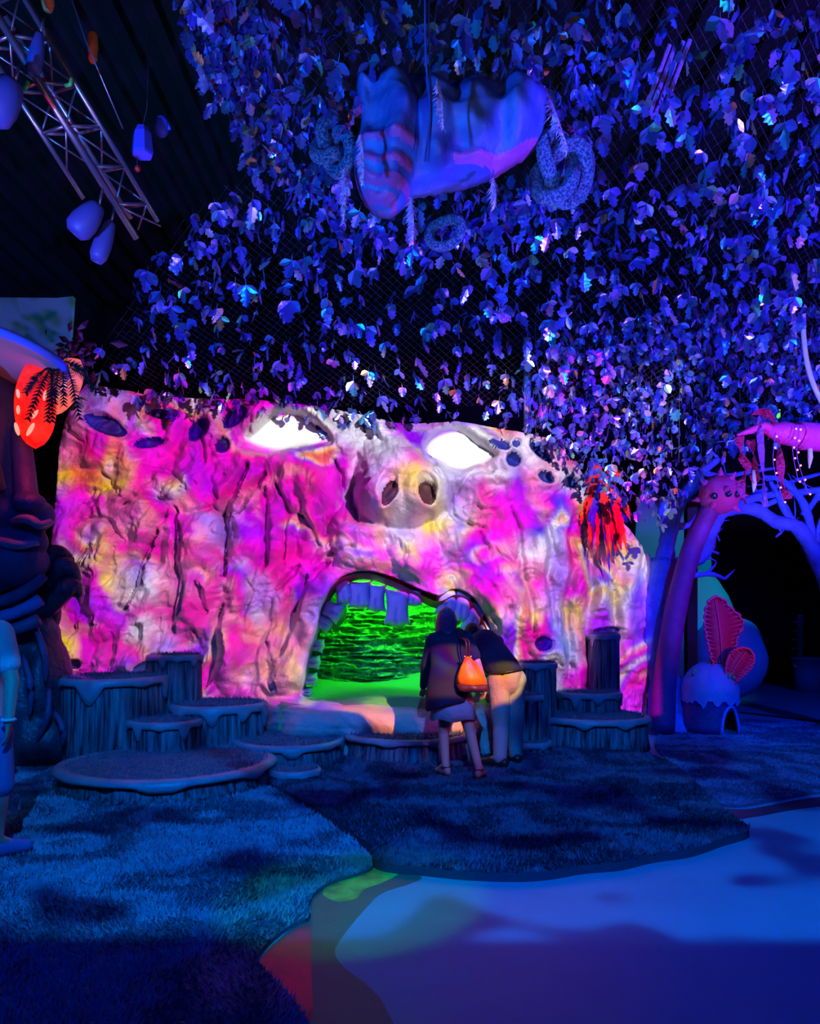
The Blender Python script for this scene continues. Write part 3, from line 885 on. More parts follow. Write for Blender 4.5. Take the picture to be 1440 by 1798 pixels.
def stump(x, y, d, r, seed, label, base=0.02, drip=0.06, ell=1.0):
    """x, y: pixel of the middle of the top; d its distance; r radius"""
    top = PX(x, y, d); h = top.z
    rs = random.Random(seed)
    root = empty('stump', (top.x, top.y, base), label=label, cat='stump', group='stump steps around the rock face')
    ph = [rs.uniform(0, 6.28) for _ in range(4)]
    n = 96
    gro = [rs.random() for _ in range(n)]
    wob = lambda t: 1 + 0.035 * math.sin(2 * t + ph[0]) + 0.025 * math.sin(3 * t + ph[1])

    def fn(t, rr, z):
        k = int(round(t / (2 * math.pi) * n)) % n
        g = -0.055 * r if gro[k] < 0.16 else (0.018 * r * (gro[k] - .5))
        return (rr * wob(t) + g * (0.4 + 0.6 * math.sin(z * 9 + k) ** 2)), z
    mb = MB()
    prof = [(r * 1.03, base), (r * 1.0, base + (h - base) * .3), (r * .985, base + (h - base) * .65), (r * 0.97, h - 0.02)]
    mb.lathe(prof, n, (top.x, top.y, 0), fn); mb.build('bark', m_bark, root, True)
    # icing: rolled rim whose lower edge hangs down in tongues
    k1, k2 = rs.randint(7, 11), rs.randint(3, 5)
    k1 *= 2
    dl = lambda t: min(.42 * h, .03 + drip * (0.25 + 1.7 * max(0, math.sin(k1 * t / 2 + ph[2] + .6 * math.sin(2 * t))) ** 1.3 * (0.62 + 0.5 * math.sin(k2 * t + ph[3]))))
    mb = MB()

    def fi(t, rr, z):
        rr = rr * wob(t)
        if z < -0.5:
            return rr, h - dl(t)
        if z < -0.2:
            return rr, h - dl(t) * 0.55
        return rr, h + z
    mb.lathe([(r * .99, -1), (r * 1.035, -1), (r * 1.05, -0.4), (r * 1.045, -0.006), (r * 1.01, 0.018), (r * .93, 0.022), (r * .9, 0.0)], 96, (top.x, top.y, 0), fi, caps=False)
    mb.build('icing_rim', m_icing, root, True)
    mb = MB()
    mb.lathe([(r * .94, 0), (r * .93, 0.02), (r * .6, 0.028), (r * .25, 0.03)], 48, (top.x, top.y, h - 0.005), lambda t, rr, z: (rr * wob(t), z))
    N = int(1500 * max(.35, min(1.6, (r / .5) ** 2)))
    for _ in range(N):                                            # short plush on top
        a, q = rs.uniform(0, 6.283), r * .96 * math.sqrt(rs.random())
        p = Vector((top.x + q * math.cos(a) * wob(a), top.y + q * math.sin(a) * wob(a), h + 0.016)); e = rs.uniform(0, 6.283)
        s = Vector((math.cos(e), math.sin(e), 0))
        mb.add([p - s * .006, p + s * .006, p + Vector((rs.uniform(-.03, .03), rs.uniform(-.03, .03), rs.uniform(.016, .05)))], [(0, 1, 2)])
    mb.build('plush_top', m_fuzz, root, False)
    return root


stump(296, 1339, 7.42, .93, 1, 'widest low stump step with plush top nearest the camera', drip=.04)
stump(199, 1190, 8.5, .53, 2, 'thick high stump with bright icing tongues beside the hanging rock tusk', drip=.10)
stump(308, 1152, 8.95, .29, 3, 'narrow tall stump rising behind the thick iced stump', drip=.05)
stump(382, 1236, 8.75, .50, 4, 'broad middle-height stump with one long icing tongue below narrow tall stump', drip=.13)
stump(291, 1264, 7.98 + .25, .385, 5, 'short stump wedged between thick high stump and broad middle one', drip=.07)
stump(510, 1298, 8.5, .585, 6, 'flat wide stump step just before the mouth ledge', drip=.05)
stump(516, 1352, 7.45, .235, 7, 'smallest ankle-high stump beside the widest step', drip=.035)
stump(939, 1166, 9.35, .25, 8, 'waist-high stump behind the bending man', drip=.05)
stump(1060, 1116, 10.25, .195, 9, 'slimmest tallest stump standing against the pink rock', drip=.06)
stump(1031, 1216, 9.95, .40, 10, 'flat round stump stacked behind the broad stump at rock edge', drip=.07)
stump(1034, 1256, 9.55, .66, 11, 'broad low stump with ragged bark near the purple trunk', drip=.06)
stump(922, 1222, 9.0, .2, 12, 'knee-high stump in front of the waist-high stump', drip=.04)
stump(921, 1302, 8.95, .29, 13, 'low stump step beside the bending man feet', drip=.04)
stump(718, 1288, 8.72, .64, 14, 'wide grooved stump under the mouth ledge behind the woman legs', drip=.02)
# ---------------------------------------------------------------- visitors
def caps(mb, a, b, ra, rb, n=14, flat=1.0):
    a, b = Vector(a), Vector(b)
    mb.tube([a, b], [ra, rb], n); mb.ball(a, ra, n, 8); mb.ball(b, rb, n, 8)


def chain(mb, pts, rad):
    for i in range(len(pts) - 1):
        caps(mb, pts[i], pts[i + 1], rad[i], rad[i + 1])


def blob(name, mb, m, parent, voxel=0.009, smooth=6, noise=None):
    o = mb.build(name, m, parent, True)
    r = o.modifiers.new('merge', 'REMESH'); r.mode = 'VOXEL'; r.voxel_size = voxel; r.use_smooth_shade = True
    s = o.modifiers.new('soften', 'SMOOTH'); s.factor = 0.5; s.iterations = smooth
    return o


def hand(mb, wrist, tip_dir, side, curl, s=1.0):
    """palm, four unequal bent fingers and a thumb from the side of the palm; side: towards the thumb, curl: where fingers bend"""
    w, d, sd, cu = Vector(wrist), Vector(tip_dir).normalized(), Vector(side).normalized(), Vector(curl).normalized()
    pal = w + d * 0.085 * s
    for k in (-1.2, -.4, .4, 1.2):
        caps(mb, w + sd * 0.010 * k, pal + sd * 0.022 * k, 0.014 * s, 0.013 * s, 8)
    for k, L in zip((1.35, .45, -.45, -1.3), (0.072, 0.08, 0.074, 0.058)):
        a = pal + sd * 0.022 * k; b = a + (d + cu * 0.25 + sd * 0.10 * k).normalized() * L * .55 * s
        c = b + (d * 0.7 + cu * 0.7 + sd * 0.06 * k).normalized() * L * .5 * s
        caps(mb, a, b, 0.0095 * s, 0.0088 * s, 8); caps(mb, b, c, 0.0088 * s, 0.0072 * s, 8)
    a = w + d * 0.028 * s + sd * 0.022 * s; b = a + (d * .55 + sd * .8).normalized() * 0.045 * s; c = b + (d * .9 + sd * .25 + cu * .2).normalized() * 0.035 * s
    caps(mb, a, b, 0.0125 * s, 0.0105 * s, 8); caps(mb, b, c, 0.0105 * s, 0.0085 * s, 8)


def foot(mb, ankle, fwd, s=1.0):
    a, f = Vector(ankle), Vector(fwd).normalized()
    z = Vector((0, 0, 1)); g = Vector((a.x, a.y, 0.0)); base = a.z
    heel = a - f * 0.035 * s - z * (base * 0 + 0.055 * s); ball_ = a + f * 0.125 * s - z * 0.06 * s; toe = a + f * 0.185 * s - z * 0.068 * s
    caps(mb, a, heel, 0.038 * s, 0.034 * s); caps(mb, a + f * 0.02, ball_, 0.036 * s, 0.036 * s); caps(mb, ball_, toe, 0.035 * s, 0.024 * s); caps(mb, heel, ball_, 0.032 * s, 0.03 * s)


m_skin = mat('skin', (0.55, 0.30, 0.22), 0.55, bump=(120, 0.001))
m_hair = mat('chestnut_hair', (0.42, 0.10, 0.16), 0.45, vary=(30, 0.2, (0.55, 0.16, 0.24)), bump=(60, 0.01))
m_hairblk = mat('black_hair', (0.01, 0.009, 0.01), 0.5, bump=(60, 0.01))
m_navycl = mat('navy_knit', (0.010, 0.014, 0.05), 0.9, bump=(160, 0.003))
m_shirt = mat('navy_shirt', (0.02, 0.022, 0.07), 0.9, bump=(9, 0.02))
m_skirt = mat('grey_linen', (0.34, 0.36, 0.40), 0.85, bump=(9, 0.02))
m_pants = mat('light_chinos', (0.40, 0.36, 0.32), 0.85, vary=(6, 0.2, (0.33, 0.30, 0.28)), bump=(10, 0.02))
m_shoe = mat('dark_leather', (0.02, 0.018, 0.02), 0.4)
m_bag = mat('orange_leather_bag', (0.90, 0.24, 0.01), 0.45, vary=(3, 0.25, (0.85, 0.16, 0.01)), bump=(14, 0.006))
m_bagd = mat('dark_leather_base', (0.08, 0.02, 0.03), 0.45)
m_metal = mat('pale_metal', (0.75, 0.75, 0.78), 0.25, metal=1.0)
m_tee = mat('white_tee', (0.62, 0.66, 0.72), 0.85, bump=(9, 0.015))
m_trunks = mat('blue_shorts', (0.10, 0.16, 0.42), 0.85, bump=(9, 0.015))

# --- woman with the orange bag, seen from behind
RZ = 0.055                                                        # stands on the dark rug
W = lambda x, y, d: PX(x, y, d)
woman = empty('person', FL(808, 1372), label='woman seen from behind in navy cardigan with orange bag, leaning on the ledge', cat='person')
fl_l, fl_r = FL(781, 1364, RZ), FL(841, 1370, RZ)
ank_l = Vector((fl_l.x + .01, fl_l.y, RZ + .105)); ank_r = Vector((fl_r.x, fl_r.y, RZ + .11))
hipc = W(797, 1222, 7.62); hl, hr = W(784, 1228, 7.62), W(813, 1228, 7.60)
kl, kr = W(779, 1292, 7.66), W(826, 1292, 7.58)
mb = MB()
chain(mb, [hl, kl + Vector((0, 0, .02)), ank_l], [.085, .052, .036]); chain(mb, [hr, kr + Vector((0, 0, .02)), ank_r], [.085, .052, .036])
caps(mb, kl + Vector((0, -.02, -.10)), kl + Vector((.005, -.012, -.22)), .053, .044); caps(mb, kr + Vector((0, -.02, -.10)), kr + Vector((.02, -.012, -.22)), .053, .044)
foot(mb, ank_l, (-.45, .9, 0), .95); foot(mb, ank_r, (.35, .93, 0), .95)
caps(mb, hl, hr, .10, .10)
chest = W(789, 1138, 7.72); neck0 = W(786, 1112, 7.78); headc = W(784, 1087, 7.84)
chain(mb, [hipc, W(794, 1180, 7.66), chest], [.115, .10, .105]); chain(mb, [chest, neck0, headc - Vector((0, 0, .05))], [.08, .05, .048])
mb.ball(headc, (.073, .092, .108), 16, 12); mb.ball(headc + Vector((-.01, .05, -.045)), (.05, .055, .06), 12, 8)
caps(mb, headc + Vector((-.005, .095, .0)), headc + Vector((-.005, .112, -.02)), .012, .014, 8)
mb.ball(headc + Vector((-.076, .005, -.01)), (.012, .02, .03), 8, 6); mb.ball(headc + Vector((.076, .005, -.01)), (.012, .02, .03), 8, 6)
shl, shr = W(760, 1123, 7.74), W(818, 1118, 7.70)
ell, wrl = W(748, 1166, 7.85), W(743, 1209, 8.12)
elr, wrr = W(838, 1162, 7.62), W(852, 1203, 7.66)
chain(mb, [chest, shl], [.08, .05]); chain(mb, [chest, shr], [.08, .05])
chain(mb, [shl, ell, wrl], [.046, .036, .025]); chain(mb, [shr, elr, wrr], [.046, .038, .026])
hand(mb, wrl, (-.02, .75, -.45), (.9, .2, 0), (0, .2, -1), .95); hand(mb, wrr, (-.10, .10, -1), (-.3, .9, 0), (-.8, .25, -.2), .95)
body = blob('body', mb, m_skin, woman, .0085, 5)
# eyes and mouth, on the side turned to the rock
for sx in (-1, 1):
    MB().ball(headc + Vector((-.008 + sx * .03, .088, 0.0)), (.012, .008, .008), 8, 6).build('eye', m_eye, woman)
MB().ball(headc + Vector((-.01, .098, -.058)), (.024, .008, .007), 8, 6).build('mouth', m_gum, woman)
# hair: shoulder-length bob of strands
mb = MB()
mb.ball(headc + Vector((0, -.012, .012)), (.088, .100, .112), 16, 12)
rs = random.Random(4)
for i in range(30):
    a = math.pi * (1.0 + i / 29.0) + .0                             # back half of the head
    sxx, syy = math.cos(a) * .082, math.sin(a) * .088
    ln = -.135 - .03 * rs.random() - (.03 if sxx < 0 else 0)
    p0 = headc + Vector((sxx * .7, syy * .8, .07)); p1 = headc + Vector((sxx, syy - .012, -.02)); p2 = headc + Vector((sxx * 1.06 - .012, syy * .95 - .012, ln))
    mb.tube(smooth_path([p0, p1, p2], 4), [.024] * 6 + [.020, .017, .011], 7)
blob('hair', mb, m_hair, woman, .008, 2)
# cardigan: torso, sleeves, hanging hem
mb = MB()
hem = W(790, 1226, 7.60)
for zc, rx, ry, off in ((1116, .13, .09, 0), (1130, .185, .12, 0), (1150, .195, .125, 0), (1175, .185, .13, 0), (1200, .20, .14, -.01), (1222, .215, .15, -.02), (1232, .215, .15, -.03)):
    pass
tor = [(787, 1112, 7.77, .085, .085), (788, 1122, 7.745, .165, .125), (789, 1145, 7.71, .19, .145), (790, 1170, 7.67, .187, .15), (788, 1196, 7.63, .20, .175), (786, 1218, 7.61, .208, .19), (784, 1237, 7.60, .205, .19)]
rings = []
for x, y, d, rx, ry in tor:
    c = W(x, y, d)
    rings.append([c + Vector((rx * math.cos(t), ry * math.sin(t), (0.02 * math.sin(t * 3) + .05 * math.cos(t)) * (y > 1225))) for t in [2 * math.pi * k / 28 for k in range(28)]])
vs = sum(rings, []); fs = [(i * 28 + k, i * 28 + (k + 1) % 28, (i + 1) * 28 + (k + 1) % 28, (i + 1) * 28 + k) for i in range(len(rings) - 1) for k in range(28)]
fs += [tuple(range(28))[::-1], tuple((len(rings) - 1) * 28 + k for k in range(28))]
mb.add(vs, fs)
chain(mb, [W(772, 1120, 7.75), shl, W(757, 1128, 7.75)], [.07, .062, .06]); chain(mb, [W(803, 1117, 7.72), shr, W(820, 1122, 7.70)], [.07, .062, .062])
chain(mb, [shl, ell, wrl + (ell - wrl) * .12], [.064, .052, .04]); chain(mb, [shr, shr + (elr - shr) * .78], [.066, .06])
blob('cardigan', mb, m_navycl, woman, .010, 4)
# skirt with soft flare
mb = MB(); N = 40; rings = []
for y, rx, ry in ((1196, .150, .11), (1215, .17, .13), (1238, .200, .16), (1262, .226, .185)):
    c = W(796, y, 7.62)
    rings.append([c + Vector((rx * math.cos(t) * (1 + .03 * math.sin(7 * t) * (y > 1210)), ry * math.sin(t) * (1 + .05 * math.sin(6 * t) * (y > 1210)), .012 * math.sin(5 * t) * (y > 1250))) for t in [2 * math.pi * k / N for k in range(N)]])
inner = [[p + (c - p) * .05 for p in rr] for rr, c in zip(rings[::-1], [W(796, y, 7.62) for y in (1260, 1238, 1215, 1196)])]
allr = rings + inner
vs = sum(allr, []); fs = [(i * N + k, i * N + (k + 1) % N, (i + 1) * N + (k + 1) % N, (i + 1) * N + k) for i in range(len(allr) - 1) for k in range(N)]
MB().add(vs, fs).build('skirt', m_skirt, woman, True)
for an, f in ((ank_l, (-.45, .9, 0)), (ank_r, (.35, .93, 0))):
    f = Vector(f).normalized(); mb = MB(); g = Vector((an.x, an.y, RZ))
    sole = [g - f * .075 + Vector((0, 0, .002)), g + f * .0 + Vector((0, 0, .002)), g + f * .11 + Vector((0, 0, .002)), g + f * .19 + Vector((0, 0, .004))]
    mb.tube(sole, [.034, .036, .046, .03], 10, flat=.42)
    mb.tube([an + Vector((.042 * math.cos(t), .042 * math.sin(t), -.01)) for t in [k * math.pi / 6 for k in range(13)]], .007, 6)
    mb.tube(smooth_path([g + f * .10 + Vector((-.045, 0, .01)), g + f * .10 + Vector((0, 0, .06)), g + f * .10 + Vector((.045, 0, .01))], 4), .009, 6)
    mb.build('sandal', m_shoe, woman)
MB().tube([wrr + Vector((.030 * math.cos(t), .030 * math.sin(t), .012)) for t in [k * math.pi / 8 for k in range(17)]], .007, 6).build('bracelet', m_metal, woman)

# --- her bag: held on the shoulder, a thing of its own
bag = empty('shoulder_bag', W(828, 1208, 7.42), label='orange leather bucket bag with dark base on woman shoulder', cat='bag')
bc = W(827, 1184, 7.40); N = 28; rings = []
for z, rx, ry in ((-.160, .115, .075), (-.15, .140, .09), (-.09, .145, .092), (-.01, .125, .08), (.07, .085, .05), (.125, .045, .03), (.165, .022, .02)):
    rings.append([bc + Vector((rx * math.cos(t) * (1 + .06 * math.sin(5 * t + z * 20)) - .30 * (z + .02) * .55, ry * math.sin(t) * (1 + .10 * math.sin(6 * t + z * 16)), z)) for t in [2 * math.pi * k / N for k in range(N)]])
def loft(rings, N):
    vs = sum(rings, []); fs = [(i * N + k, i * N + (k + 1) % N, (i + 1) * N + (k + 1) % N, (i + 1) * N + k) for i in range(len(rings) - 1) for k in range(N)]
    fs += [tuple(range(N))[::-1], tuple((len(rings) - 1) * N + k for k in range(N))]
    return MB().add(vs, fs)
loft(rings[2:], N).build('pouch', m_bag, bag, True)
low = [[bc + (p - bc) * 1.0 for p in r] for r in rings[:3]]
loft(low, N).build('base', m_bagd, bag, True)
topb = rings[-1][0]; topb = sum(rings[-1], Vector()) / N
sh_pt = shr + Vector((-.055, -.03, .068))
for off in (-.014, .014):
    MB().tube(smooth_path([topb + Vector((off, 0, 0)), topb + Vector((off - .005, -.02, .14)), sh_pt + Vector((off, -.075, -.07)), sh_pt + Vector((off, -.02, .0)), sh_pt + Vector((off, .07, -.02))], 5), .007, 6).build('strap', m_bagd, bag)
for off in (-.03, .03):
    MB().ball(topb + Vector((off, -.015, .0)), .014, 8, 6).build('ring', m_metal, bag)

# --- man bending over the ledge behind her
man = empty('person', FL(890, 1350), label='man in navy shirt and light chinos bending over the mouth ledge', cat='person')
fa, fb = FL(878, 1348, RZ), FL(905, 1340, RZ)
aa, ab = Vector((fa.x, fa.y, RZ + .11)), Vector((fb.x, fb.y, RZ + .11))
ha, hb = W(876, 1200, 8.12), W(904, 1196, 8.20); ka, kb = W(880, 1278, 8.12), W(905, 1274, 8.2)
pel = W(888, 1186, 8.16); che = W(852, 1134, 8.42); nk = W(836, 1121, 8.56); hd = W(829, 1112, 8.66)
mb = MB()
chain(mb, [ha, ka, aa], [.09, .06, .042]); chain(mb, [hb, kb, ab], [.09, .06, .042]); caps(mb, ha, hb, .11, .11)
chain(mb, [pel, (pel + che) / 2, che, nk, hd], [.14, .135, .14, .06, .06])
mb.ball(hd, (.078, .11, .098), 14, 10); mb.ball(hd + Vector((-.01, .06, -.05)), (.055, .055, .055), 10, 8)
sa_, sb_ = W(838, 1136, 8.34), W(872, 1128, 8.62)
ea, wa = W(838, 1182, 8.42), W(839, 1216, 8.52); eb, wb = W(868, 1178, 8.66), W(862, 1216, 8.62)
chain(mb, [che, sa_, ea, wa], [.11, .058, .045, .03]); chain(mb, [che, sb_, eb, wb], [.11, .058, .045, .03])
hand(mb, wa, (-.1, .6, -.6), (.9, 0, .1), (0, .2, -1)); hand(mb, wb, (-.1, .6, -.6), (-.9, 0, .1), (0, .2, -1))
foot(mb, aa, (-.75, .6, 0)); foot(mb, ab, (-.3, .9, 0))
blob('body', mb, m_skin, man, .0095, 5)
mb = MB(); mb.ball(hd + Vector((.0, -.012, .016)), (.088, .118, .105), 14, 10)
blob('hair', mb, m_hairblk, man, .01, 2)
MB().ball(hd + Vector((-.02, .105, -.03)), (.018, .02, .022), 8, 6).build('nose', m_skin, man)
for sx in (-1, 1):
    MB().ball(hd + Vector((-.01 + sx * .032, .1, .0)), (.012, .008, .008), 8, 6).build('eye', m_eye, man)
mb = MB()
chain(mb, [W(886, 1176, 8.17), (pel + che) / 2 + Vector((0, 0, .02)), che + Vector((0, 0, .015)), W(838, 1124, 8.52)], [.165, .172, .165, .085])
chain(mb, [che, sa_, sa_ + (ea - sa_) * .62], [.13, .082, .07]); chain(mb, [che, sb_, sb_ + (eb - sb_) * .62], [.13, .082, .07])
blob('shirt', mb, m_shirt, man, .011, 4)
mb = MB()
chain(mb, [W(889, 1188, 8.17), pel + Vector((0, 0, -.05))], [.165, .16]); caps(mb, ha + Vector((0, 0, .01)), hb + Vector((0, 0, .01)), .125, .125)
chain(mb, [ha, ka, aa + Vector((0, 0, -.01))], [.115, .085, .068]); chain(mb, [hb, kb, ab + Vector((0, 0, -.01))], [.115, .085, .068])
blob('trousers', mb, m_pants, man, .011, 4)
mb = MB(); c = W(888, 1178, 8.16)
MB().tube([c + Vector((.172 * math.cos(t), .165 * math.sin(t), .03 * math.cos(t))) for t in [k * math.pi / 12 for k in range(25)]], .013, 6).build('belt', m_shoe, man)
for an, f in ((aa, (-.75, .6, 0)), (ab, (-.3, .9, 0))):
    f = Vector(f).normalized(); mb = MB(); g = Vector((an.x, an.y, RZ))
    caps(mb, g - f * .05 + Vector((0, 0, .055)), g + f * .12 + Vector((0, 0, .05)), .052, .05); caps(mb, g + f * .12 + Vector((0, 0, .045)), g + f * .2 + Vector((0, 0, .04)), .046, .038)
    blob('shoe', mb, m_shoe, man, .01, 3)

# --- visitor at the very edge of the picture
guy = empty('person', FL(-30, 1500), label='visitor in white tee and shorts cut off by the picture edge, arm hanging', cat='person')
GZ0 = 0.022; dd = 5.15
G = lambda x, y, d=dd: PX(x, y, d)
f1, f2 = FL(-8, 1508, GZ0), FL(-70, 1500, GZ0)
a1, a2 = Vector((f1.x, f1.y, GZ0 + .115)), Vector((f2.x, f2.y, GZ0 + .115))
h1, h2 = G(-16, 1290), G(-66, 1290); k1, k2 = G(-2, 1398), G(-62, 1398)
mb = MB()
chain(mb, [h1, k1, a1], [.095, .062, .045]); chain(mb, [h2, k2, a2], [.095, .062, .045]); caps(mb, h1, h2, .11, .11)
caps(mb, k1 + Vector((-.01, -.025, -.08)), k1 + Vector((-.01, -.02, -.2)), .062, .05)
ch, nk, hd = G(-44, 1130), G(-44, 1070), G(-42, 1022)
chain(mb, [(h1 + h2) / 2, G(-42, 1210), ch, nk], [.14, .13, .15, .062]); caps(mb, nk, hd, .058, .06)
mb.ball(hd, (.08, .1, .115), 14, 10); caps(mb, hd + Vector((.03, .095, -.0)), hd + Vector((.032, .112, -.02)), .012, .014, 8)
s1, s2 = G(0, 1112), G(-90, 1112); e1, w1 = G(21, 1196, 5.10), G(15, 1268, 5.02)
chain(mb, [ch, s1, e1, w1], [.11, .06, .047, .032]); chain(mb, [ch, s2, G(-108, 1200), G(-104, 1270, 5.0)], [.11, .06, .047, .032])
hand(mb, w1, (-.12, .1, -1), (-.2, .95, 0), (-.9, .1, -.2)); hand(mb, G(-104, 1270, 5.0), (.1, .1, -1), (.2, .95, 0), (.9, .1, -.2))
foot(mb, a1, (.6, .75, 0)); foot(mb, a2, (.2, .95, 0))
blob('body', mb, m_skin, guy, .0095, 5)
mb = MB(); mb.ball(hd + Vector((0, -.015, .025)), (.09, .11, .115), 14, 10); blob('hair', mb, m_hairblk, guy, .01, 2)
mb = MB()
chain(mb, [G(-42, 1268), G(-42, 1200), ch, G(-44, 1086)], [.165, .16, .175, .09])
chain(mb, [ch, s1, s1 + (e1 - s1) * .62], [.14, .088, .082]); chain(mb, [ch, s2, s2 + (G(-108, 1200) - s2) * .62], [.14, .088, .082])
blob('tee', mb, m_tee, guy, .012, 4)
mb = MB(); caps(mb, h1, h2, .14, .14); chain(mb, [h1, h1 + (k1 - h1) * .8], [.13, .105]); chain(mb, [h2, h2 + (k2 - h2) * .8], [.13, .105])
blob('shorts', mb, m_trunks, guy, .012, 4)
MB().tube([w1 + Vector((.037 * math.cos(t), .037 * math.sin(t), .015)) for t in [k * math.pi / 8 for k in range(17)]], .011, 6).build('watch', m_tee, guy)
for an, f in ((a1, (.6, .75, 0)), (a2, (.2, .95, 0))):
    f = Vector(f).normalized(); mb = MB(); g = Vector((an.x, an.y, GZ0))
    caps(mb, g - f * .05 + Vector((0, 0, .06)), g + f * .12 + Vector((0, 0, .055)), .056, .052); caps(mb, g + f * .12 + Vector((0, 0, .05)), g + f * .2 + Vector((0, 0, .042)), .05, .04)
    blob('shoe', mb, m_trunks, guy, .01, 3)
# ---------------------------------------------------------------- the far side: tree, trunk creature, hut, boulders
m_tree = mat('blue_painted_bark', (0.10, 0.22, 0.80), 0.7, vary=(5, 0.2, (0.06, 0.12, 0.60)), bump=(22, 0.03))
m_stalk = mat('purple_stalk', (0.22, 0.03, 0.20), 0.6, vary=(9, 0.2, (0.15, 0.02, 0.17)), bump=(30, 0.01))
m_ball = mat('crimson_skin', (0.72, 0.06, 0.20), 0.55, vary=(6, 0.2, (0.55, 0.04, 0.26)), bump=(40, 0.012))
m_eyeb = mat('dark_eye', (0.02, 0.02, 0.05), 0.2)
m_pale = mat('pale_blue_boulder', (0.30, 0.40, 0.62), 0.8, vary=(2, 0.2, (0.24, 0.34, 0.55)), bump=(24, 0.01))
m_teal = mat('teal_panel', (0.20, 0.42, 0.42), 0.8, vary=(2, 0.2, (0.16, 0.36, 0.38)), bump=(30, 0.004))
m_pink = mat('projected_pink', (0.75, 0.42, 0.48), 0.8, bump=(30, 0.01))  # projector's pink light put into the slab's base colour
m_pole = mat('black_post', (0.01, 0.01, 0.015), 0.7)

tree = empty('arch_tree', FL(1180, 1282), label='bare blue tree whose branches arch over the dark doorway', cat='tree')


def limb(name, pts, rad, parent=tree, m=None, n=10, wob=1.0):
    k = 5; P3 = [PX(*p) for p in pts]; sp = smooth_path(P3, k)
    rr = np.interp(np.linspace(0, len(pts) - 1, len(sp)), range(len(pts)), rad)
    rr = [float(r) * (1 + wob * (.07 * math.sin(i * 1.1) + .04 * math.sin(i * 2.7))) for i, r in enumerate(rr)]
    return MB().tube(sp, rr, n).build(name, m or m_tree, parent, True)


tk = limb('trunk', [(1184, 1292, 10.9), (1178, 1240, 10.95), (1162, 1180, 11), (1156, 1110, 11), (1160, 1040, 11.05), (1170, 985, 11.1)], [.36, .27, .21, .2, .2, .19], n=14)
for root_pts in ([(1172, 1240, 10.95), (1200, 1265, 10.9), (1222, 1288, 10.85)], [(1160, 1220, 10.95), (1150, 1265, 10.9), (1146, 1286, 10.8)], [(1186, 1200, 11.05), (1212, 1228, 11.0), (1222, 1284, 10.9)]):
    limb('root', root_pts, [.15, .12, .05], tk)
BR = [([(1166, 1000, 11.1), (1172, 950, 11.1), (1186, 900, 11.1), (1200, 872, 11.1), (1232, 830, 11.1), (1262, 806, 11.1)], [.15, .12, .10, .09, .07, .04]),
      ([(1170, 960, 11.1), (1166, 930, 11.15), (1160, 905, 11.15), (1164, 880, 11.1)], [.07, .06, .05, .03]),
      ([(1178, 1000, 11.1), (1210, 985, 11.1), (1236, 968, 11.1), (1246, 940, 11.1), (1262, 905, 11.1), (1290, 893, 11.1), (1330, 896, 11.1), (1362, 916, 11.05), (1400, 926, 11.0), (1424, 960, 11.0), (1448, 1010, 10.95), (1470, 1080, 10.9), (1478, 1180, 10.9), (1486, 1286, 10.9)],
       [.12, .12, .12, .10, .10, .09, .09, .09, .10, .11, .12, .13, .15, .22]),
      ([(1226, 975, 11.1), (1240, 930, 11.15), (1252, 900, 11.15), (1268, 880, 11.15)], [.09, .08, .07, .05]),
      ([(1192, 925, 11.1), (1212, 920, 11.1), (1222, 905, 11.1)], [.05, .04, .025]), ([(1204, 1012, 11.0), (1240, 1008, 11.0), (1258, 1010, 11.0), (1272, 1017, 11.0)], [.05, .035, .03, .02]),
      ([(1290, 892, 11.1), (1320, 876, 11.1), (1360, 868, 11.1), (1412, 864, 11.0), (1450, 858, 11.0)], [.07, .06, .05, .05, .04]),
      ([(1400, 925, 11.0), (1380, 900, 11.05), (1366, 870, 11.05), (1352, 845, 11.1)], [.06, .05, .04, .03]), ([(1424, 955, 11.0), (1420, 910, 11.0), (1402, 870, 11.0), (1370, 842, 11.0), (1340, 838, 11.1)], [.07, .06, .05, .04, .03]),
      ([(1330, 896, 11.1), (1352, 884, 11.1), (1372, 880, 11.1), (1392, 912, 11.1)], [.05, .04, .035, .03]), ([(1188, 895, 11.1), (1218, 862, 11.15), (1236, 852, 11.2)], [.05, .04, .03]),
      ([(1300, 893, 11.1), (1330, 866, 11.2), (1390, 846, 11.2), (1440, 832, 11.2)], [.045, .04, .03, .025]), ([(1362, 914, 11.05), (1372, 935, 11.0)], [.025, .012]),
      ([(1232, 830, 11.1), (1270, 836, 11.1), (1310, 830, 11.1), (1360, 822, 11.1)], [.04, .035, .03, .02]), ([(1410, 905, 11.0), (1430, 880, 11.0), (1448, 846, 11.0)], [.045, .04, .03]),
      ([(1236, 968, 11.1), (1262, 972, 11.05)], [.02, .008]), ([(1240, 930, 11.1), (1256, 936, 11.05), (1264, 950, 11.0)], [.02, .015, .01]), ([(1440, 990, 11.0), (1434, 950, 11.0), (1442, 910, 11.0)], [.06, .045, .03])]
rs = random.Random(3)
for pts, rad in BR:
    b = limb('branch', pts, rad, tree)
    for _ in range(2 if len(pts) > 3 else 1):
        i = rs.randrange(1, len(pts)); x, y, d = pts[i]
        if x < 1240 and y > 900: continue
        limb('twig', [(x, y, d), (x + rs.uniform(-22, 22), y + rs.uniform(-26, 8), d), (x + rs.uniform(-40, 40), y + rs.uniform(-46, 4), d + .1)], [.022, .014, .006], b, n=5)

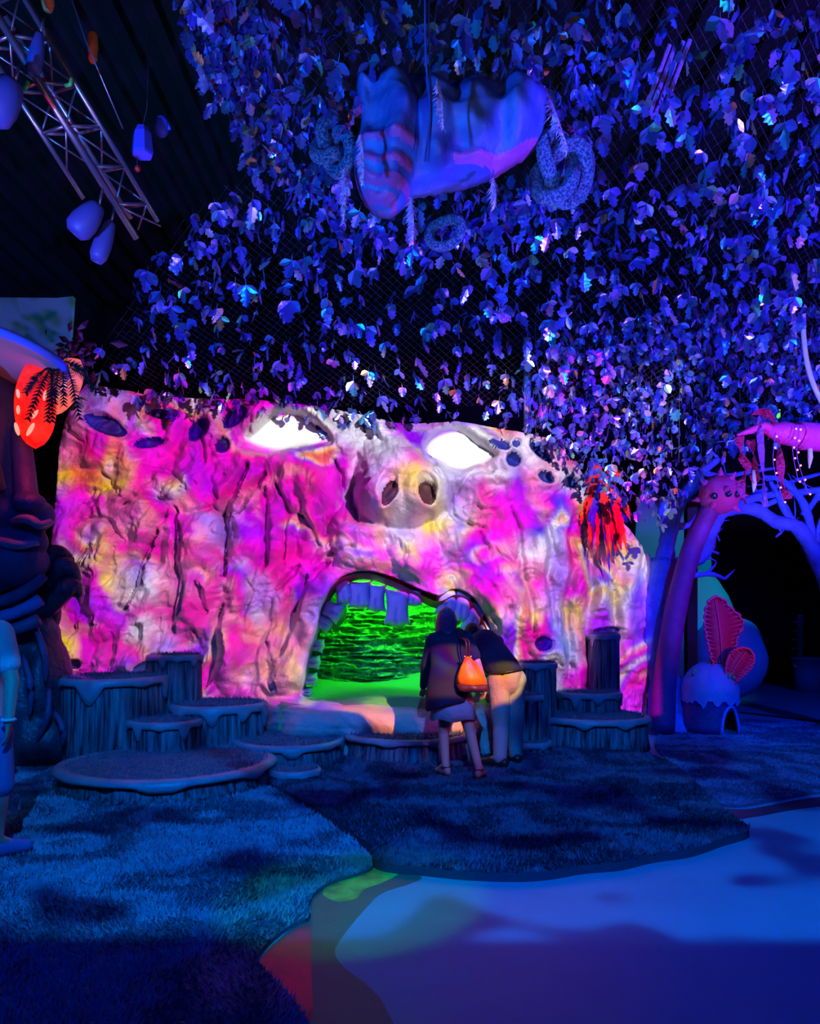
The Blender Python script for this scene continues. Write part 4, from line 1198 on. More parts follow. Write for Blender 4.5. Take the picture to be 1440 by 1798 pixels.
# leaning purple stalk with a spiked ball head
cre = empty('stalk_creature', FL(1166, 1284), label='leaning purple stalk topped by a crimson spiky ball with eyes', cat='sculpture')
limb('stalk', [(1162, 1284, 10.45), (1168, 1200, 10.45), (1180, 1110, 10.45), (1196, 1030, 10.45), (1220, 950, 10.45), (1252, 885, 10.45)], [.165, .15, .145, .135, .13, .125], cre, m_stalk, 16, 0.15)
hc = PX(1264, 868, 10.4); R = .262
mb = MB(); mb.ball(hc, (R, R, R * 1.0), 28, 20); mb.build('head', m_ball, cre)
for dx, dy, dz in ((-.1, -.35, .93), (-.82, -.2, .55), (.85, -.35, -.1), (.6, -.4, -.72), (-.55, -.6, -.6), (.35, -.6, .72), (-.05, -.98, .1), (.75, .3, .55), (-.9, .2, -.2)):
    d = Vector((dx, dy, dz)).normalized()
    MB().tube([hc + d * R * .86, hc + d * R * 1.06, hc + d * R * 1.36], [.062, .04, .004], 10).build('spike', m_ball, cre)
for dx, dz in ((-.62, -.22), (.03, -.10), (.52, -.12)):
    d = Vector((dx, -.85, dz)).normalized()
    e = MB().ball(hc + d * R * .97, .046, 12, 8).build('eye', m_eyeb, cre)
    MB().ball(hc + d * (R * .97 + .04) + Vector((.012, -.004, .014)), .013, 8, 6).build('glint', m_icing, e)

# iced mushroom hut
hut = empty('mushroom_hut', FL(1248, 1298), label='small domed blue hut with dripping icing and dark doorway', cat='hut')
c0 = FL(1247, 1284, .02); hr = .37; HH_ = .93
prof = [(1.0, 0.0), (1.02, .1), (.98, .2), (.95, .32), (.95, .42), (.97, .52), (.96, .62), (.90, .72), (.78, .82), (.60, .90), (.38, .96), (.16, .995), (.02, 1.0)]
N = 64; V = []; Fc = []
for i, (r, z) in enumerate(prof):
    for k in range(N):
        t = 2 * math.pi * k / N
        V.append((c0.x + hr * r * math.cos(t) * (1 + .06 * math.sin(5 * t) * (z < .12)), c0.y + hr * r * math.sin(t), c0.z + HH_ * z))
door_c = -math.pi / 2 + .42
for i in range(len(prof) - 1):
    for k in range(N):
        t = 2 * math.pi * (k + .5) / N; z = (prof[i][1] + prof[i + 1][1]) / 2
        a = (t - door_c + math.pi) % (2 * math.pi) - math.pi
        if abs(a) < .36 * math.sqrt(max(0, 1 - (z / .36) ** 2)) and z < .36:
            continue
        Fc.append((i * N + k, i * N + (k + 1) % N, (i + 1) * N + (k + 1) % N, (i + 1) * N + k))
m_hut = mat('deep_blue_hut', (0.035, 0.045, 0.24), 0.5, vary=(5, 0.2, (0.02, 0.02, 0.14)), bump=(20, 0.01))
m_cap = mat('blue_cap', (0.20, 0.40, 0.62), 0.4, vary=(6, 0.2, (0.12, 0.24, 0.58)), bump=(30, 0.008))
m_trim = mat('blue_piping', (0.16, 0.20, 0.75), 0.45)
m_gknob = mat('green_nub', (0.12, 0.50, 0.16), 0.6, bump=(40, 0.02))
o = MB().add(V, Fc).build('walls', m_hut, hut); so = o.modifiers.new('thick', 'SOLIDIFY'); so.thickness = .02
def drip(t):
    return .47 - .05 * (math.sin(t * 14) > .3) * (1 + .6 * math.sin(t * 5)) - .05 * max(0, math.sin(t * 11 + 1))
mb = MB(); rings = []
for z in (None, .5, .56, .62, .72, .82, .90, .96, .995, 1.0):
    ring = []
    for k in range(96):
        t = 2 * math.pi * k / 96; zz = drip(t) if z is None else z
        r = np.interp(zz, [p[1] for p in prof], [p[0] for p in prof]) + .035
        ring.append(c0 + Vector((hr * r * math.cos(t), hr * r * math.sin(t), HH_ * (zz + (.012 if zz > .7 else 0)))))
    rings.append(ring)
vs = sum(rings, []); fs = [(i * 96 + k, i * 96 + (k + 1) % 96, (i + 1) * 96 + (k + 1) % 96, (i + 1) * 96 + k) for i in range(len(rings) - 1) for k in range(96)]
cap_ = mb.add(vs, fs).build('icing_cap', m_cap, hut)
MB().tube([r + Vector((0, 0, 0)) for r in rings[0]] + [rings[0][0]], .009, 6, False).build('icing_edge', m_trim, cap_)
arch = []
for k in range(17):
    q = math.pi * k / 16; a = .40 * math.cos(q); z = .39 * math.sin(q)
    r = np.interp(z, [p[1] for p in prof], [p[0] for p in prof]) + .02
    arch.append(c0 + Vector((hr * r * math.cos(door_c + a), hr * r * math.sin(door_c + a), HH_ * z)))
MB().tube(arch, .022, 8).build('door_surround', m_trim, hut)
for ang, z in ((-math.pi / 2 + .55, .80), (-math.pi / 2 - 1.05, .84), (-math.pi / 2 - .2, .985)):
    r = np.interp(z, [p[1] for p in prof], [p[0] for p in prof]) + .05
    c = c0 + Vector((hr * r * math.cos(ang), hr * r * math.sin(ang), HH_ * z)); mb = MB()
    for q in range(7):
        mb.ball(c + Vector((.035 * math.cos(q), .03 * math.sin(q * 1.7), .035 * math.sin(q))), .024, 8, 6)
    mb.build('green_nub', m_gknob, hut)

# two red feather-shaped plants behind the hut
m_feather = mat('red_feather', (0.62, 0.015, 0.07), 0.6, bump=(30, 0.006)); m_vein = mat('pink_edge', (0.95, 0.05, 0.20), 0.6)


def feather(base, tip, width, d, label, bend=0.0, seed=0, lobe=None):
    b, t = PX(*base, d), PX(*tip, d); ax = (t - b); L = ax.length; ax.normalize(); side = Vector((ax.z, 0, -ax.x))
    root = empty('feather_plant', b, label=label, cat='plant')
    wd = width / FPX * d; n = 60; rs = random.Random(seed)
    outl = []; cen = []
    f = lambda s: wd * (0.35 + .65 * math.sin(min(1, s * 1.25) * math.pi / 2)) * (math.sqrt(max(0, 1 - ((s - .55) / .45) ** 2)) if s > .55 else 1)
    C = lambda s: b + ax * L * s + side * bend * L * math.sin(s * math.pi)
    lt, rt = [], []
    for i in range(n + 1):
        s = i / n; r = .07 * wd * math.sin(i * 1.25)
        wl = f(s) + r; wr = f(s) + .07 * wd * math.sin(i * 1.25 + 1)
        if lobe and lobe[0] < s < lobe[1]:
            wr += wd * .42 * math.sin((s - lobe[0]) / (lobe[1] - lobe[0]) * math.pi)
        lt.append(C(s) - side * max(0, wl)); rt.append(C(s) + side * max(0, wr))
    out = lt + rt[::-1]
    # two-sided dished blade with thickness
    blade = MB()
    vs = []
    for i in range(n + 1):
        vs += [lt[i] + Vector((0, -.03, 0)), C(i / n) + Vector((0, .02, 0)), rt[i] + Vector((0, -.03, 0)), C(i / n) + Vector((0, .05, 0))]
    fs = []
    for i in range(n):
        a = i * 4; e = a + 4
        fs += [(a, a + 1, e + 1, e), (a + 1, a + 2, e + 2, e + 1), (a + 2, a + 3, e + 3, e + 2), (a + 3, a, e, e + 3)]
    blade.add(vs, fs).build('blade', m_feather, root)
    MB().tube([p + Vector((0, -.035, 0)) for p in lt + rt[::-1]], .016, 6).build('rim', m_vein, root)
    mid = MB().tube([C(i / 20) + Vector((0, .005, 0)) for i in range(20)], .008, 6).build('midrib', m_vein, root)
    for i in range(3, n - 2, 3):
        for S in (lt, rt):
            p = S[i] + Vector((0, -.03, 0)); q = C(max(0, i / n - .05)) + Vector((0, .015, 0))
            MB().tube([p, p + (q - p) * .32, p + (q - p) * .55], [.014, .007, .002], 5).build('vein', m_vein, mid)
    return root


feather((1268, 1196), (1255, 1047), 29, 10.5, 'tall red feather-shaped plant behind the hut', .03, 1, (.5, .85))
feather((1278, 1198), (1314, 1140), 23, 10.4, 'short red feather-shaped plant leaning beside the tall one', -.04, 2)

# boulders, panel and posts behind
def boulder(name, x, y, d, rx, ry, label, m, cat='boulder', seed=0, depth=.8):
    c = PX(x, y, d); sx, sz = rx / FPX * d, ry / FPX * d
    root = MB(); n, mm = 40, 26; vs = []
    root.ball((0, 0, 0), (sx, depth, sz), n, mm)
    V = np.array(root.v); ph = fbm(V[:, 0] * 1.3 + seed, V[:, 2] * 1.3 + V[:, 1], 3, seed) - .5
    V = V * (1 + .22 * ph)[:, None] + np.array(c)
    V[:, 2] = np.maximum(V[:, 2], .021)
    root.v = [tuple(v) for v in V]
    o = root.build(name, m, None, True); tag(o, label, cat); return o


boulder('boulder', 1278, 1155, 13.2, 62, 74, 'round pale blue boulder behind the red feather plants', m_pale, seed=4)
boulder('boulder', 1212, 1128, 14.2, 84, 128, 'taller teal boulder half hidden by the black post', m_teal, seed=9, depth=.9)
boulder('pink_lit_slab', 1138, 1124, 11.25, 17, 158, 'upright rock slab coloured as pink-lit peeping out past the rock face', m_pink, 'rock', seed=12, depth=.3)
p = closed_path([(1120, 880), (1160, 872), (1206, 880), (1240, 930), (1250, 1000), (1240, 1080), (1230, 1225), (1120, 1228)], 4)
o = MB().prism([PX(x, y, 15.0) for x, y in p], (0, .12, 0)).build('stage_flat', m_teal, None, smooth=False)
tag(o, 'rounded teal scenery panel standing behind the blue tree', 'panel')
o = MB().box(((1213 - 720) / FPX * 12.6, 12.6, 1.75), (.16, .16, 3.5)).build('post', m_pole, None, smooth=False); tag(o, 'black square post behind the purple stalk', 'post')
# arch frame of the doorway beyond: plain dark drape opening is the hall itself
bin_ = empty('bucket', FL(1424, 1212), label='grey-blue bucket standing in the dark doorway', cat='bucket')
bc0 = FL(1422, 1214, 0.0); m_bin = mat('grey_bucket', (0.22, 0.24, 0.34), 0.5)
mb = MB(); mb.lathe([(.26, 0), (.30, .35), (.335, .66), (.36, .66), (.36, .71), (.33, .71), (.30, .64), (.25, .03)], 32, bc0); mb.build('pail', m_bin, bin_)
mb = MB(); mb.tube([bc0 + Vector((.37 * math.cos(t), -.02 - .10 * math.sin(t), .60 - .16 * math.sin(t))) for t in [math.pi * k / 12 for k in range(13)]], .012, 6); mb.build('bail', m_metal, bin_)
lev = empty('measuring_post', FL(1405, 1208), label='thin toothed upright stick standing in the bucket', cat='stick')
b = PX(1405, 1168, 16.4)
MB().box((b.x, b.y, b.z + .42), (.10, .05, 1.25)).build('stick', m_bin, lev, smooth=False)
for q in range(4):
    MB().box((b.x - .10, b.y, b.z + .35 + q * .18), (.12, .04, .04)).build('tooth', m_bin, lev, smooth=False)
# thin floor track in front of the doorway
mb = MB(); pts = [FL(1300, 1252), FL(1440, 1268), FL(1640, 1300)]
o = mb.tube([p + Vector((0, 0, .012)) for p in pts], .03, 8, flat=.4).build('floor_cable', m_pole, None); tag(o, 'dark cable cover running across the floor past the hut', 'cable')
# ---------------------------------------------------------------- the near side: dark head statue, hat, lantern
m_stat = mat('ink_blue_skin', (0.055, 0.09, 0.20), 0.5, vary=(4, 0.2, (0.03, 0.05, 0.14)), bump=(26, 0.01))
m_lip = mat('copper_lip', (0.50, 0.24, 0.18), 0.35, vary=(9, 0.2, (0.25, 0.20, 0.45)), bump=(40, 0.004))
m_dk = mat('dark_carapace', (0.02, 0.03, 0.06), 0.25, vary=(6, 0.2, (0.03, 0.08, 0.10)), bump=(18, 0.02))
m_blue = mat('bright_blue_rim', (0.06, 0.16, 0.75), 0.45)
m_under = mat('dusty_rose_gills', (0.46, 0.27, 0.30), 0.8, bump=(60, 0.004))
sd = 7.9
stat = empty('head_statue', PX(20, 1330, sd), label='giant ink-blue head statue with copper lips beside the rock face', cat='statue')
stat.location.z = 0
mb = MB()
# brow, cheek, nose, chin, neck as overlapping masses
mb.ball(PX(-55, 790, sd + .35), (.62, .55, 1.15), 24, 18)
mb.ball(PX(-60, 930, sd + .25), (.70, .55, .62), 24, 18)
caps(mb, PX(36, 760, sd + .05), PX(46, 876, sd - .12), .10, .12); mb.ball(PX(52, 884, sd - .16), (.16, .16, .11), 14, 10)
mb.ball(PX(26, 884, sd - .02), (.12, .12, .09), 12, 8)
caps(mb, PX(-40, 905, sd - .05), PX(70, 905, sd - .02), .16, .15); caps(mb, PX(-40, 950, sd - .05), PX(60, 952, sd - .02), .16, .14)
mb.ball(PX(10, 986, sd), (.42, .35, .26), 16, 12)
blob('head', mb, m_stat, stat, .022, 5)
lipu = smooth_path([PX(22, 915, sd - .20), PX(40, 911, sd - .27), PX(56, 914, sd - .27), PX(70, 922, sd - .26), PX(90, 915, sd - .17)], 5)
MB().tube(lipu, [.02 + .042 * math.sin(math.pi * min(1, .12 + .8 * i / (len(lipu) - 1))) for i in range(len(lipu))], 12, flat=.8).build('lip', m_lip, stat)
lipl = smooth_path([PX(-40, 948, sd - .22), PX(0, 952, sd - .27), PX(34, 957, sd - .28), PX(68, 953, sd - .20)], 5)
MB().tube(lipl, [.03 + .035 * math.sin(math.pi * min(1, .2 + .75 * i / (len(lipl) - 1))) for i in range(len(lipl))], 12, flat=.8).build('lip', m_lip, stat)
# coiled neck: rings of bright blue ridges
m_coil = mat('blue_coil', (0.10, 0.16, 0.45), 0.6, bump=(24, 0.01))
for q in range(5):
    r0 = .28 + q * .16; c = PX(-34, 964, sd + .1)
    pts = [c + Vector((r0 * 1.25 * math.cos(t), -.10 - .04 * q + .1 * abs(math.cos(t)), -r0 * math.sin(t) * .95)) for t in [math.pi * (-.05 + 1.1 * k / 22) for k in range(23)]]
    pts = [p for p in pts if 720 + FPX * p.x / p.y < 84]
    MB().tube(pts, .062, 10).build('neck_coil', m_coil if q % 2 else m_stat, stat)
mb = MB()
for i, (x, y, rx, ry) in enumerate(((-20, 1180, .55, .7), (40, 1240, .42, .62), (70, 1290, .32, .36), (90, 1200, .16, .5), (20, 1120, .5, .4), (104, 1292, .22, .3))):
    mb.ball(PX(x, y, sd + .4), (rx, .4, ry), 16, 12)
V = np.array(mb.v); V[:, 2] = np.maximum(V[:, 2], .024); mb.v = [tuple(v) for v in V]
blob('pedestal', mb, m_dk, stat, .025, 4)
for x0, y0, x1, y1 in ((58, 1090, 80, 1200), (86, 1210, 66, 1300), (40, 1150, 52, 1260), (96, 1250, 110, 1310)):
    MB().tube(smooth_path([PX(x0, y0, sd + .02), PX((x0 + x1) / 2 + 8, (y0 + y1) / 2, sd - .06), PX(x1, y1, sd)], 5), [.015, .025, .03, .03, .035, .035, .03, .03, .025, .02, .01], 8).build('fold', m_stat, stat)

# glossy dark paw in front of the rock's notch
paw = empty('clawed_paw', PX(92, 1010, 8.3), label='glossy dark clawed paw gripping the rock edge', cat='sculpture')
for i, pts in enumerate(([(60, 1075), (66, 1020), (80, 985), (100, 972), (122, 982)], [(70, 1085), (84, 1030), (104, 996), (122, 1000), (134, 1020)], [(64, 1100), (90, 1062), (112, 1036), (128, 1030), (138, 1044)],
                         [(40, 1110), (52, 1060), (62, 1010), (76, 976), (92, 968)])):
    P = smooth_path([PX(x, y, 8.35 - .12 * math.sin(k / 4 * math.pi)) for k, (x, y) in enumerate(pts)], 5)
    f = MB().tube(P, [.06 + .05 * math.sin(math.pi * k / (len(P) - 1)) for k in range(len(P))], 12).build('finger', m_dk, paw)
    MB().tube([P[-1], P[-1] + Vector((.03, -.02, -.05)), P[-1] + Vector((.03, -.03, -.13))], [.05, .035, .004], 8).build('claw', m_stalk, f)
mb = MB(); mb.ball(PX(70, 1076, 8.42), (.22, .16, .28), 16, 12); mb.build('palm', m_dk, paw)

# broad mushroom cap above the head
cap = empty('toadstool', PX(-40, 650, 7.3), label='broad blue-rimmed mushroom cap with dusty rose underside above the head statue', cat='mushroom')
cc = PX(-72, 612, 7.3); RR = .90
tilt = Euler((math.radians(-3), math.radians(7), 0)).to_matrix()
def disc(prof, name, m):
    mb = MB(); mb.lathe(prof, 56, caps=False); mb.v = [tuple(tilt @ Vector(v) + cc) for v in mb.v]; return mb.build(name, m, cap)
disc([(.02, .07), (.3, .068), (.55, .06), (.78, .05), (.90, .04), (.92, 0), (.90, -.02)], 'dome', m_blue)
disc([(.895, -.01), (.6, .03), (.3, .05), (.02, .06)], 'underside', m_under)
disc([(.90, -.045), (.935, -.03), (.945, 0), (.93, .03), (.90, .04)], 'rim', m_blue)
MB().tube([cc, cc + Vector((-.02, .3, -.6)), cc + Vector((-.02, .55, -1.2))], [.16, .14, .16], 14).build('stem', m_stat, cap)

# teal flat behind
o = MB().prism([PX(x, y, 10.2) for x, y in ((-60, 522), (100, 523), (128, 520), (124, 580), (118, 646), (110, 700), (-60, 700))], (0, .08, 0)).build('stage_flat', m_teal, None, smooth=False)
tag(o, 'cracked teal scenery flat behind the mushroom cap', 'panel')

# red glowing pods
def glow_extra(t, b, tc):
    n = t.noise(tc, 7.0, 2.0, .5)
    c = t.ramp(n.outputs['Fac'], [(0.3, (1.0, 0.0, 0.0)), (0.7, (1.0, 0.03, 0.01))])
    t.l.new(c, b.inputs['Emission Color']); b.inputs['Emission Strength'].default_value = 0.95
m_glow = mat('red_lantern_paper', (0.35, 0.01, 0.01), 0.6, extra=glow_extra)
m_glow2 = mat('pink_lantern_paper', (0.5, 0.2, 0.15), 0.6, emit=((1.0, 0.16, 0.10), .8)); m_spot = mat('cream_cutout', (0.6, 0.4, 0.3), 0.6, emit=((1.0, 0.42, 0.26), .95))


def pod(x, y, d, rx, rtop, rbot, label, m, spots, lean=0.0):
    root = empty('lantern_pod', PX(x, y, d), label=label, cat='lantern', group='glowing red pods')
    c = PX(x, y, d); s = d / FPX; N = 36; rings = []
    for q in range(19):
        v = q / 18 * 2 - 1                                    # -1 bottom, 1 top
        z = v * (rtop if v > 0 else rbot)
        r = rx * (max(0, 1 - abs(v) ** 2.3) ** .6 if v < 0 else max(.18, 1 - .55 * v ** 2.2)); r = max(r, .6)
        rings.append([c + Vector(((r * math.cos(t) - lean * z) * s, r * .8 * math.sin(t) * s * (1 + .05 * math.cos(4 * t)), z * s)) for t in [2 * math.pi * k / N for k in range(N)]])
    loft(rings, N).build('shade', m, root)
    for sx, sy, an, ln in spots:
        p = PX(sx, sy, d); dx = (sx - x) / rx; yy = -math.sqrt(max(.05, 1 - min(.95, dx * dx))) * rx * .8 * s
        z = (y - sy); k = 1 - .25 * (abs(z) / rbot) ** 2 if z < 0 else 1
        e = MB().ball(p + Vector((0, yy * k - .006, 0)), (.010 + .0020 * ln * .5, .012, ln * s), 10, 8, Matrix.Rotation(math.radians(an), 3, 'Y')).build('cutout', m_spot, root)
    return root


p1 = pod(62, 712, 7.7, 35, 70, 76, 'larger red lantern pod with cream eye cutouts and pointed tip', m_glow, ((40, 758, -16, 12), (66, 760, 30, 13), (44, 698, -8, 8), (44, 726, 0, 8), (74, 734, 35, 9), (88, 700, 10, 9)))
p2 = pod(112, 676, 7.9, 30, 44, 54, 'smaller coral lantern pod tucked behind the larger red one', m_glow2, ((122, 684, 30, 9), (108, 706, 60, 9), (128, 662, 40, 8), (106, 656, 0, 8)), lean=-.35)
bulb('pod_lamp', PX(62, 800, 7.5), 7, (1.0, 0.02, 0.01), .06)
m_frond = mat('black_frond', (0.012, 0.008, 0.01), 0.6)
for i, (x0, y0, x1, y1) in enumerate(((92, 640, 48, 738), (96, 642, 82, 742), (104, 640, 96, 708), (110, 640, 112, 712), (118, 642, 140, 738), (86, 645, 44, 690), (128, 648, 172, 690), (100, 636, 150, 652), (90, 650, 92, 742))):
    fr = empty('black_frond', PX(x0, y0, 7.6), label=['frond hanging furthest over the bigger red pod', 'thick frond hanging straight down the bigger red pod', 'short frond between the two red pods', 'frond over the coral pod', 'longest thin frond dangling onto the rock corner',
                                                       'tiny frond under the mushroom cap rim', 'frond reaching out towards the rock brow', 'frond sticking out sideways above the pods', 'black frond where the two pods meet'][i] + ', black and feathery', cat='frond', group='black fronds over the red pods')
    P = smooth_path([PX(x0, y0, 7.6), PX((x0 * .6 + x1 * .4), y0 * .6 + y1 * .4 - 6, 7.42), PX(x1, y1, 7.38)], 10)
    MB().tube(P, [.010 - .008 * k / (len(P) - 1) for k in range(len(P))], 5).build('stem', m_frond, fr)
    mb = MB(); rs = random.Random(i)
    for k in range(1, len(P) - 1):
        for sgn in (-1, 1):
            for _ in range(4):
                p = Vector(P[k]); d = (Vector(P[k + 1]) - Vector(P[k - 1])).normalized(); sd_ = Vector((d.z, 0, -d.x)) * sgn
                L = .078 * (1 - .55 * k / len(P)) * rs.uniform(.8, 1.2); q = p + d * rs.uniform(0, .02)
                mb.add([q, q + d * .008 + Vector((0, -.004, 0)), q + sd_ * L + d * .035, q - d * .008], [(0, 1, 2), (0, 2, 3)])
    lf = mb.build('leaflets', m_frond, fr, False); lf['kind'] = 'stuff'
# dark bushy leaves over the corner of the rock
bush = empty('dark_bush', PX(120, 620, 8.2), label='dark leafy bush over the corner of the rock face', cat='bush')
mb = MB(); rs = random.Random(8); m_bush = mat('dark_bush_leaf', (0.03, 0.02, 0.05), 0.5, vary=(8, .2, (0.10, 0.02, 0.03)))
for _ in range(46):
    p = PX(rs.gauss(128, 26), rs.gauss(622, 22), rs.uniform(8.0, 8.5)); d = Vector((rs.gauss(0, 1), rs.gauss(0, .6), rs.gauss(0, 1))).normalized(); sd_ = d.cross(Vector((0, 1, .2))).normalized(); L = rs.uniform(.1, .2)
    lf = MB().add([p, p + d * L * .5 + sd_ * L * .22, p + d * L, p + d * L * .5 - sd_ * L * .22, p + d * L * .5 + Vector((0, -.03, 0))], [(0, 1, 4), (1, 2, 4), (2, 3, 4), (3, 0, 4)])
    lf.build('leaf', m_bush, bush, False)
limb('stem', [(118, 700, 8.4), (122, 650, 8.3), (130, 600, 8.3)], [.03, .025, .01], bush, m_frond, 6)
# ---------------------------------------------------------------- leaf canopy: nets hung with foil leaf sprays
def foil_extra(t, b, tc):
    g = t.add('ShaderNodeNewGeometry'); oi = t.add('ShaderNodeObjectInfo')
    r = t.math('FRACT', t.math('ADD', g.outputs['Random Per Island'], t.math('MULTIPLY', oi.outputs['Random'], 7.31)))
    c = t.ramp(r, [(0.0, (0.10, 0.20, 0.62)), (0.22, (0.16, 0.32, 0.72)), (0.40, (0.12, 0.14, 0.66)), (0.56, (0.28, 0.40, 0.80)), (0.68, (0.34, 0.30, 0.84)), (0.78, (0.10, 0.46, 0.58)), (0.85, (0.58, 0.40, 0.90)),
                   (0.90, (0.95, 0.52, 0.66)), (0.93, (0.95, 0.50, 0.16)), (0.955, (0.30, 0.85, 0.40)), (0.975, (0.92, 0.90, 0.95)), (1.0, (0.75, 0.80, 1.0))], 'CONSTANT')
    t.l.new(c, b.inputs['Base Color'])
    n = t.noise(tc, 7.0, 2.0, .5)
    bp = t.add('ShaderNodeBump', {'Strength': .6, 'Distance': .03, 'Height': n.outputs['Fac']}); t.l.new(bp.outputs[0], b.inputs['Normal'])
    b.inputs['Thin Film Thickness'].default_value = 380.0; b.inputs['Thin Film IOR'].default_value = 1.6


m_leaf = mat('iridescent_foil', (0.2, 0.3, 0.7), 0.30, metal=0.72, extra=foil_extra)
m_wire = mat('dark_net_cord', (0.05, 0.05, 0.10), 0.7)


def leaf_shape(kind, L, W):
    """one leaf in its own plane (x across, z down from 0), folded along the midrib: verts, faces"""
    if kind == 'oval':
        prof = [(0, .06), (.18, .55), (.42, 1.0), (.7, .82), (.9, .38), (1.0, 0)]
    else:                                                          # lobed like an oak or tulip leaf
        prof = [(0, .05), (.22, .45), (.40, .95), (.52, .62), (.66, 1.0), (.76, .55), (.90, .55), (.93, .2), (1.0, 0)]
    V, F = [], []
    for s, w_ in prof:
        V += [(-W * w_, -.22 * W * w_, -L * s), (0, .05 * W * math.sin(s * 3), -L * s), (W * w_, -.22 * W * w_, -L * s)]
    for i in range(len(prof) - 1):
        a = i * 3
        F += [(a, a + 1, a + 4, a + 3), (a + 1, a + 2, a + 5, a + 4)]
    return np.array(V), F


def spray(seed):
    """a hook, two oval leaves spread like wings and one lobed leaf hanging between them"""
    rs = random.Random(seed); V, F = [], []

    def put(kind, L, W, ry, rx, rz, at):
        v, f = leaf_shape(kind, L, W)
        M = np.array((Matrix.Rotation(rz, 3, 'Z') @ Matrix.Rotation(rx, 3, 'X') @ Matrix.Rotation(ry, 3, 'Y')))
        v = v @ M.T + np.array(at); o = len(V)
        V.extend(map(tuple, v)); F.extend([tuple(i + o for i in q) for q in f])
    for sg in (-1, 1):
        if rs.random() < .93:
            put('oval', rs.uniform(.075, .105), rs.uniform(.026, .036), sg * rs.uniform(.5, 1.15), rs.uniform(-.5, .5), rs.uniform(-.6, .6), (0, 0, 0))
    put('lobed', rs.uniform(.10, .135), rs.uniform(.036, .048), rs.uniform(-.15, .15), rs.uniform(-.55, .35), rs.uniform(-.5, .5), (0, 0, -.02))
    if rs.random() < .45:
        put('oval', rs.uniform(.06, .09), rs.uniform(.02, .03), rs.uniform(-.7, .7), rs.uniform(.3, .9), rs.uniform(-1, 1), (0, 0, -.01))
    o = len(V)                                                     # wire hook up to the net
    V += [(-.0025, 0, 0), (.0025, 0, 0), (0, .004, .05), (0, -.004, .05)]; F += [(o, o + 1, o + 2), (o + 1, o, o + 3)]
    return np.array(V), F


SPRAYS = [spray(100 + i) for i in range(14)]
SPRAY_ME = []
for v, f in SPRAYS:
    me = mesh('leaf_spray', v, f); me.materials.append(m_leaf); SPRAY_ME.append(me)


def hang(root, pts, name='leaf_spray', limit=300, seed=0, smin=.8, smax=1.4):
    """pts: world points; the nearest ones as parts, the others as one mass"""
    rs = random.Random(seed)
    pts = sorted(pts, key=lambda p: p.y); inv = Matrix.LocRotScale(root.location, root.rotation_euler, None).inverted()
    VV, FF, off = [], [], 0
    for i, p in enumerate(pts):
        k = rs.randrange(len(SPRAYS)); s = rs.uniform(smin, smax) * (1.0 if rs.random() > .06 else 1.35)
        R = Euler((rs.gauss(0, .28), rs.gauss(0, .28), rs.uniform(-2.2, 2.2)))
        if i < limit:
            o = bpy.data.objects.new(name, SPRAY_ME[k]); COL.objects.link(o); o.parent = root; o.matrix_parent_inverse = inv
            o.location = p; o.rotation_euler = R; o.scale = (s, s, s)
        else:
            M = np.array(R.to_matrix()) * s; v = SPRAYS[k][0] @ M.T + np.array(p)
            VV.append(v); FF += [tuple(q + off for q in f) for f in SPRAYS[k][1]]; off += len(v)
    if VV:
        o = link(name + '_mass', mesh(name + '_mass', np.concatenate(VV), FF), m_leaf, root); o['kind'] = 'stuff'


def net_z(Y):
    return 5.89 - .532 * (Y - 5.6)


def on_net(x, y):
    """where the pixel's sight line meets the sloping net"""
    a = (HZ - y) / FPX                                             # z = EYE + a*Y
    Y = (5.89 + .532 * 5.6 - EYE) / (a + .532)
    return PX(x, y, Y)


MAIN = [(335, -20), (372, 90), (400, 170), (446, 262), (430, 300), (372, 340), (312, 388), (286, 440), (246, 486), (214, 545), (180, 600), (170, 640), (240, 690), (330, 712), (430, 724), (560, 738), (660, 748), (760, 742), (880, 740),
        (960, 770), (1010, 800), (1100, 800), (1200, 760), (1460, 720), (1680, 700), (1680, -20)]
rs = random.Random(21)
cano = empty('leaf_canopy', (0, 8.6, net_z(8.6)), label='sloping net canopy hung with blue iridescent foil leaf sprays above the rock', cat='canopy')


def sample(poly, n, dens, tries=80000, mind=14):
    """scattered pixels inside poly, weighted by dens(x, y), kept apart by mind(x, y)"""
    xs = [p[0] for p in poly]; ys = [p[1] for p in poly]; out = []; cell = {}
    for _ in range(tries):
        if len(out) >= n: break
        x, y = rs.uniform(min(xs), max(xs)), rs.uniform(min(ys), max(ys))
        if rs.random() > dens(x, y): continue
        if not bool(in_poly(np.array([x]), np.array([y]), poly)[0]): continue
        md = mind(x, y) if callable(mind) else mind
        g = (int(x // 40), int(y // 40))
        if any((x - a) ** 2 + (y - b) ** 2 < md * md for i in (-1, 0, 1) for j in (-1, 0, 1) for a, b in cell.get((g[0] + i, g[1] + j), ())): continue
        cell.setdefault(g, []).append((x, y)); out.append((x, y))
    return out


def dens_main(x, y):
    d = .42
    d += .40 * max(0, 1 - abs(x - (505 - .35 * min(y, 420))) / 130) * (y < 440)      # thick left border
    d += .5 * min(1, max(0, (x - 900) / 300)) * min(1, max(0, (y - 250) / 250))      # denser towards the lower right
    d += .30 * min(1, max(0, (y - 560) / 120))
    if 600 < x < 975 and 140 < y < 350: d *= .12                                     # the blue bag hides them
    if x > 1060 and y < 330: d *= .75
    n = float(fbm(np.array([x / 120.0]), np.array([y / 120.0]), 2, 5)[0])
    return max(.05, min(1, d * (.45 + 1.1 * n)))


pts = [on_net(x, y) + Vector((0, rs.uniform(-.12, .12), rs.uniform(-.10, .03))) for x, y in sample(MAIN, 1420, dens_main, mind=lambda x, y: 15)]
hang(cano, pts, limit=300, seed=2)
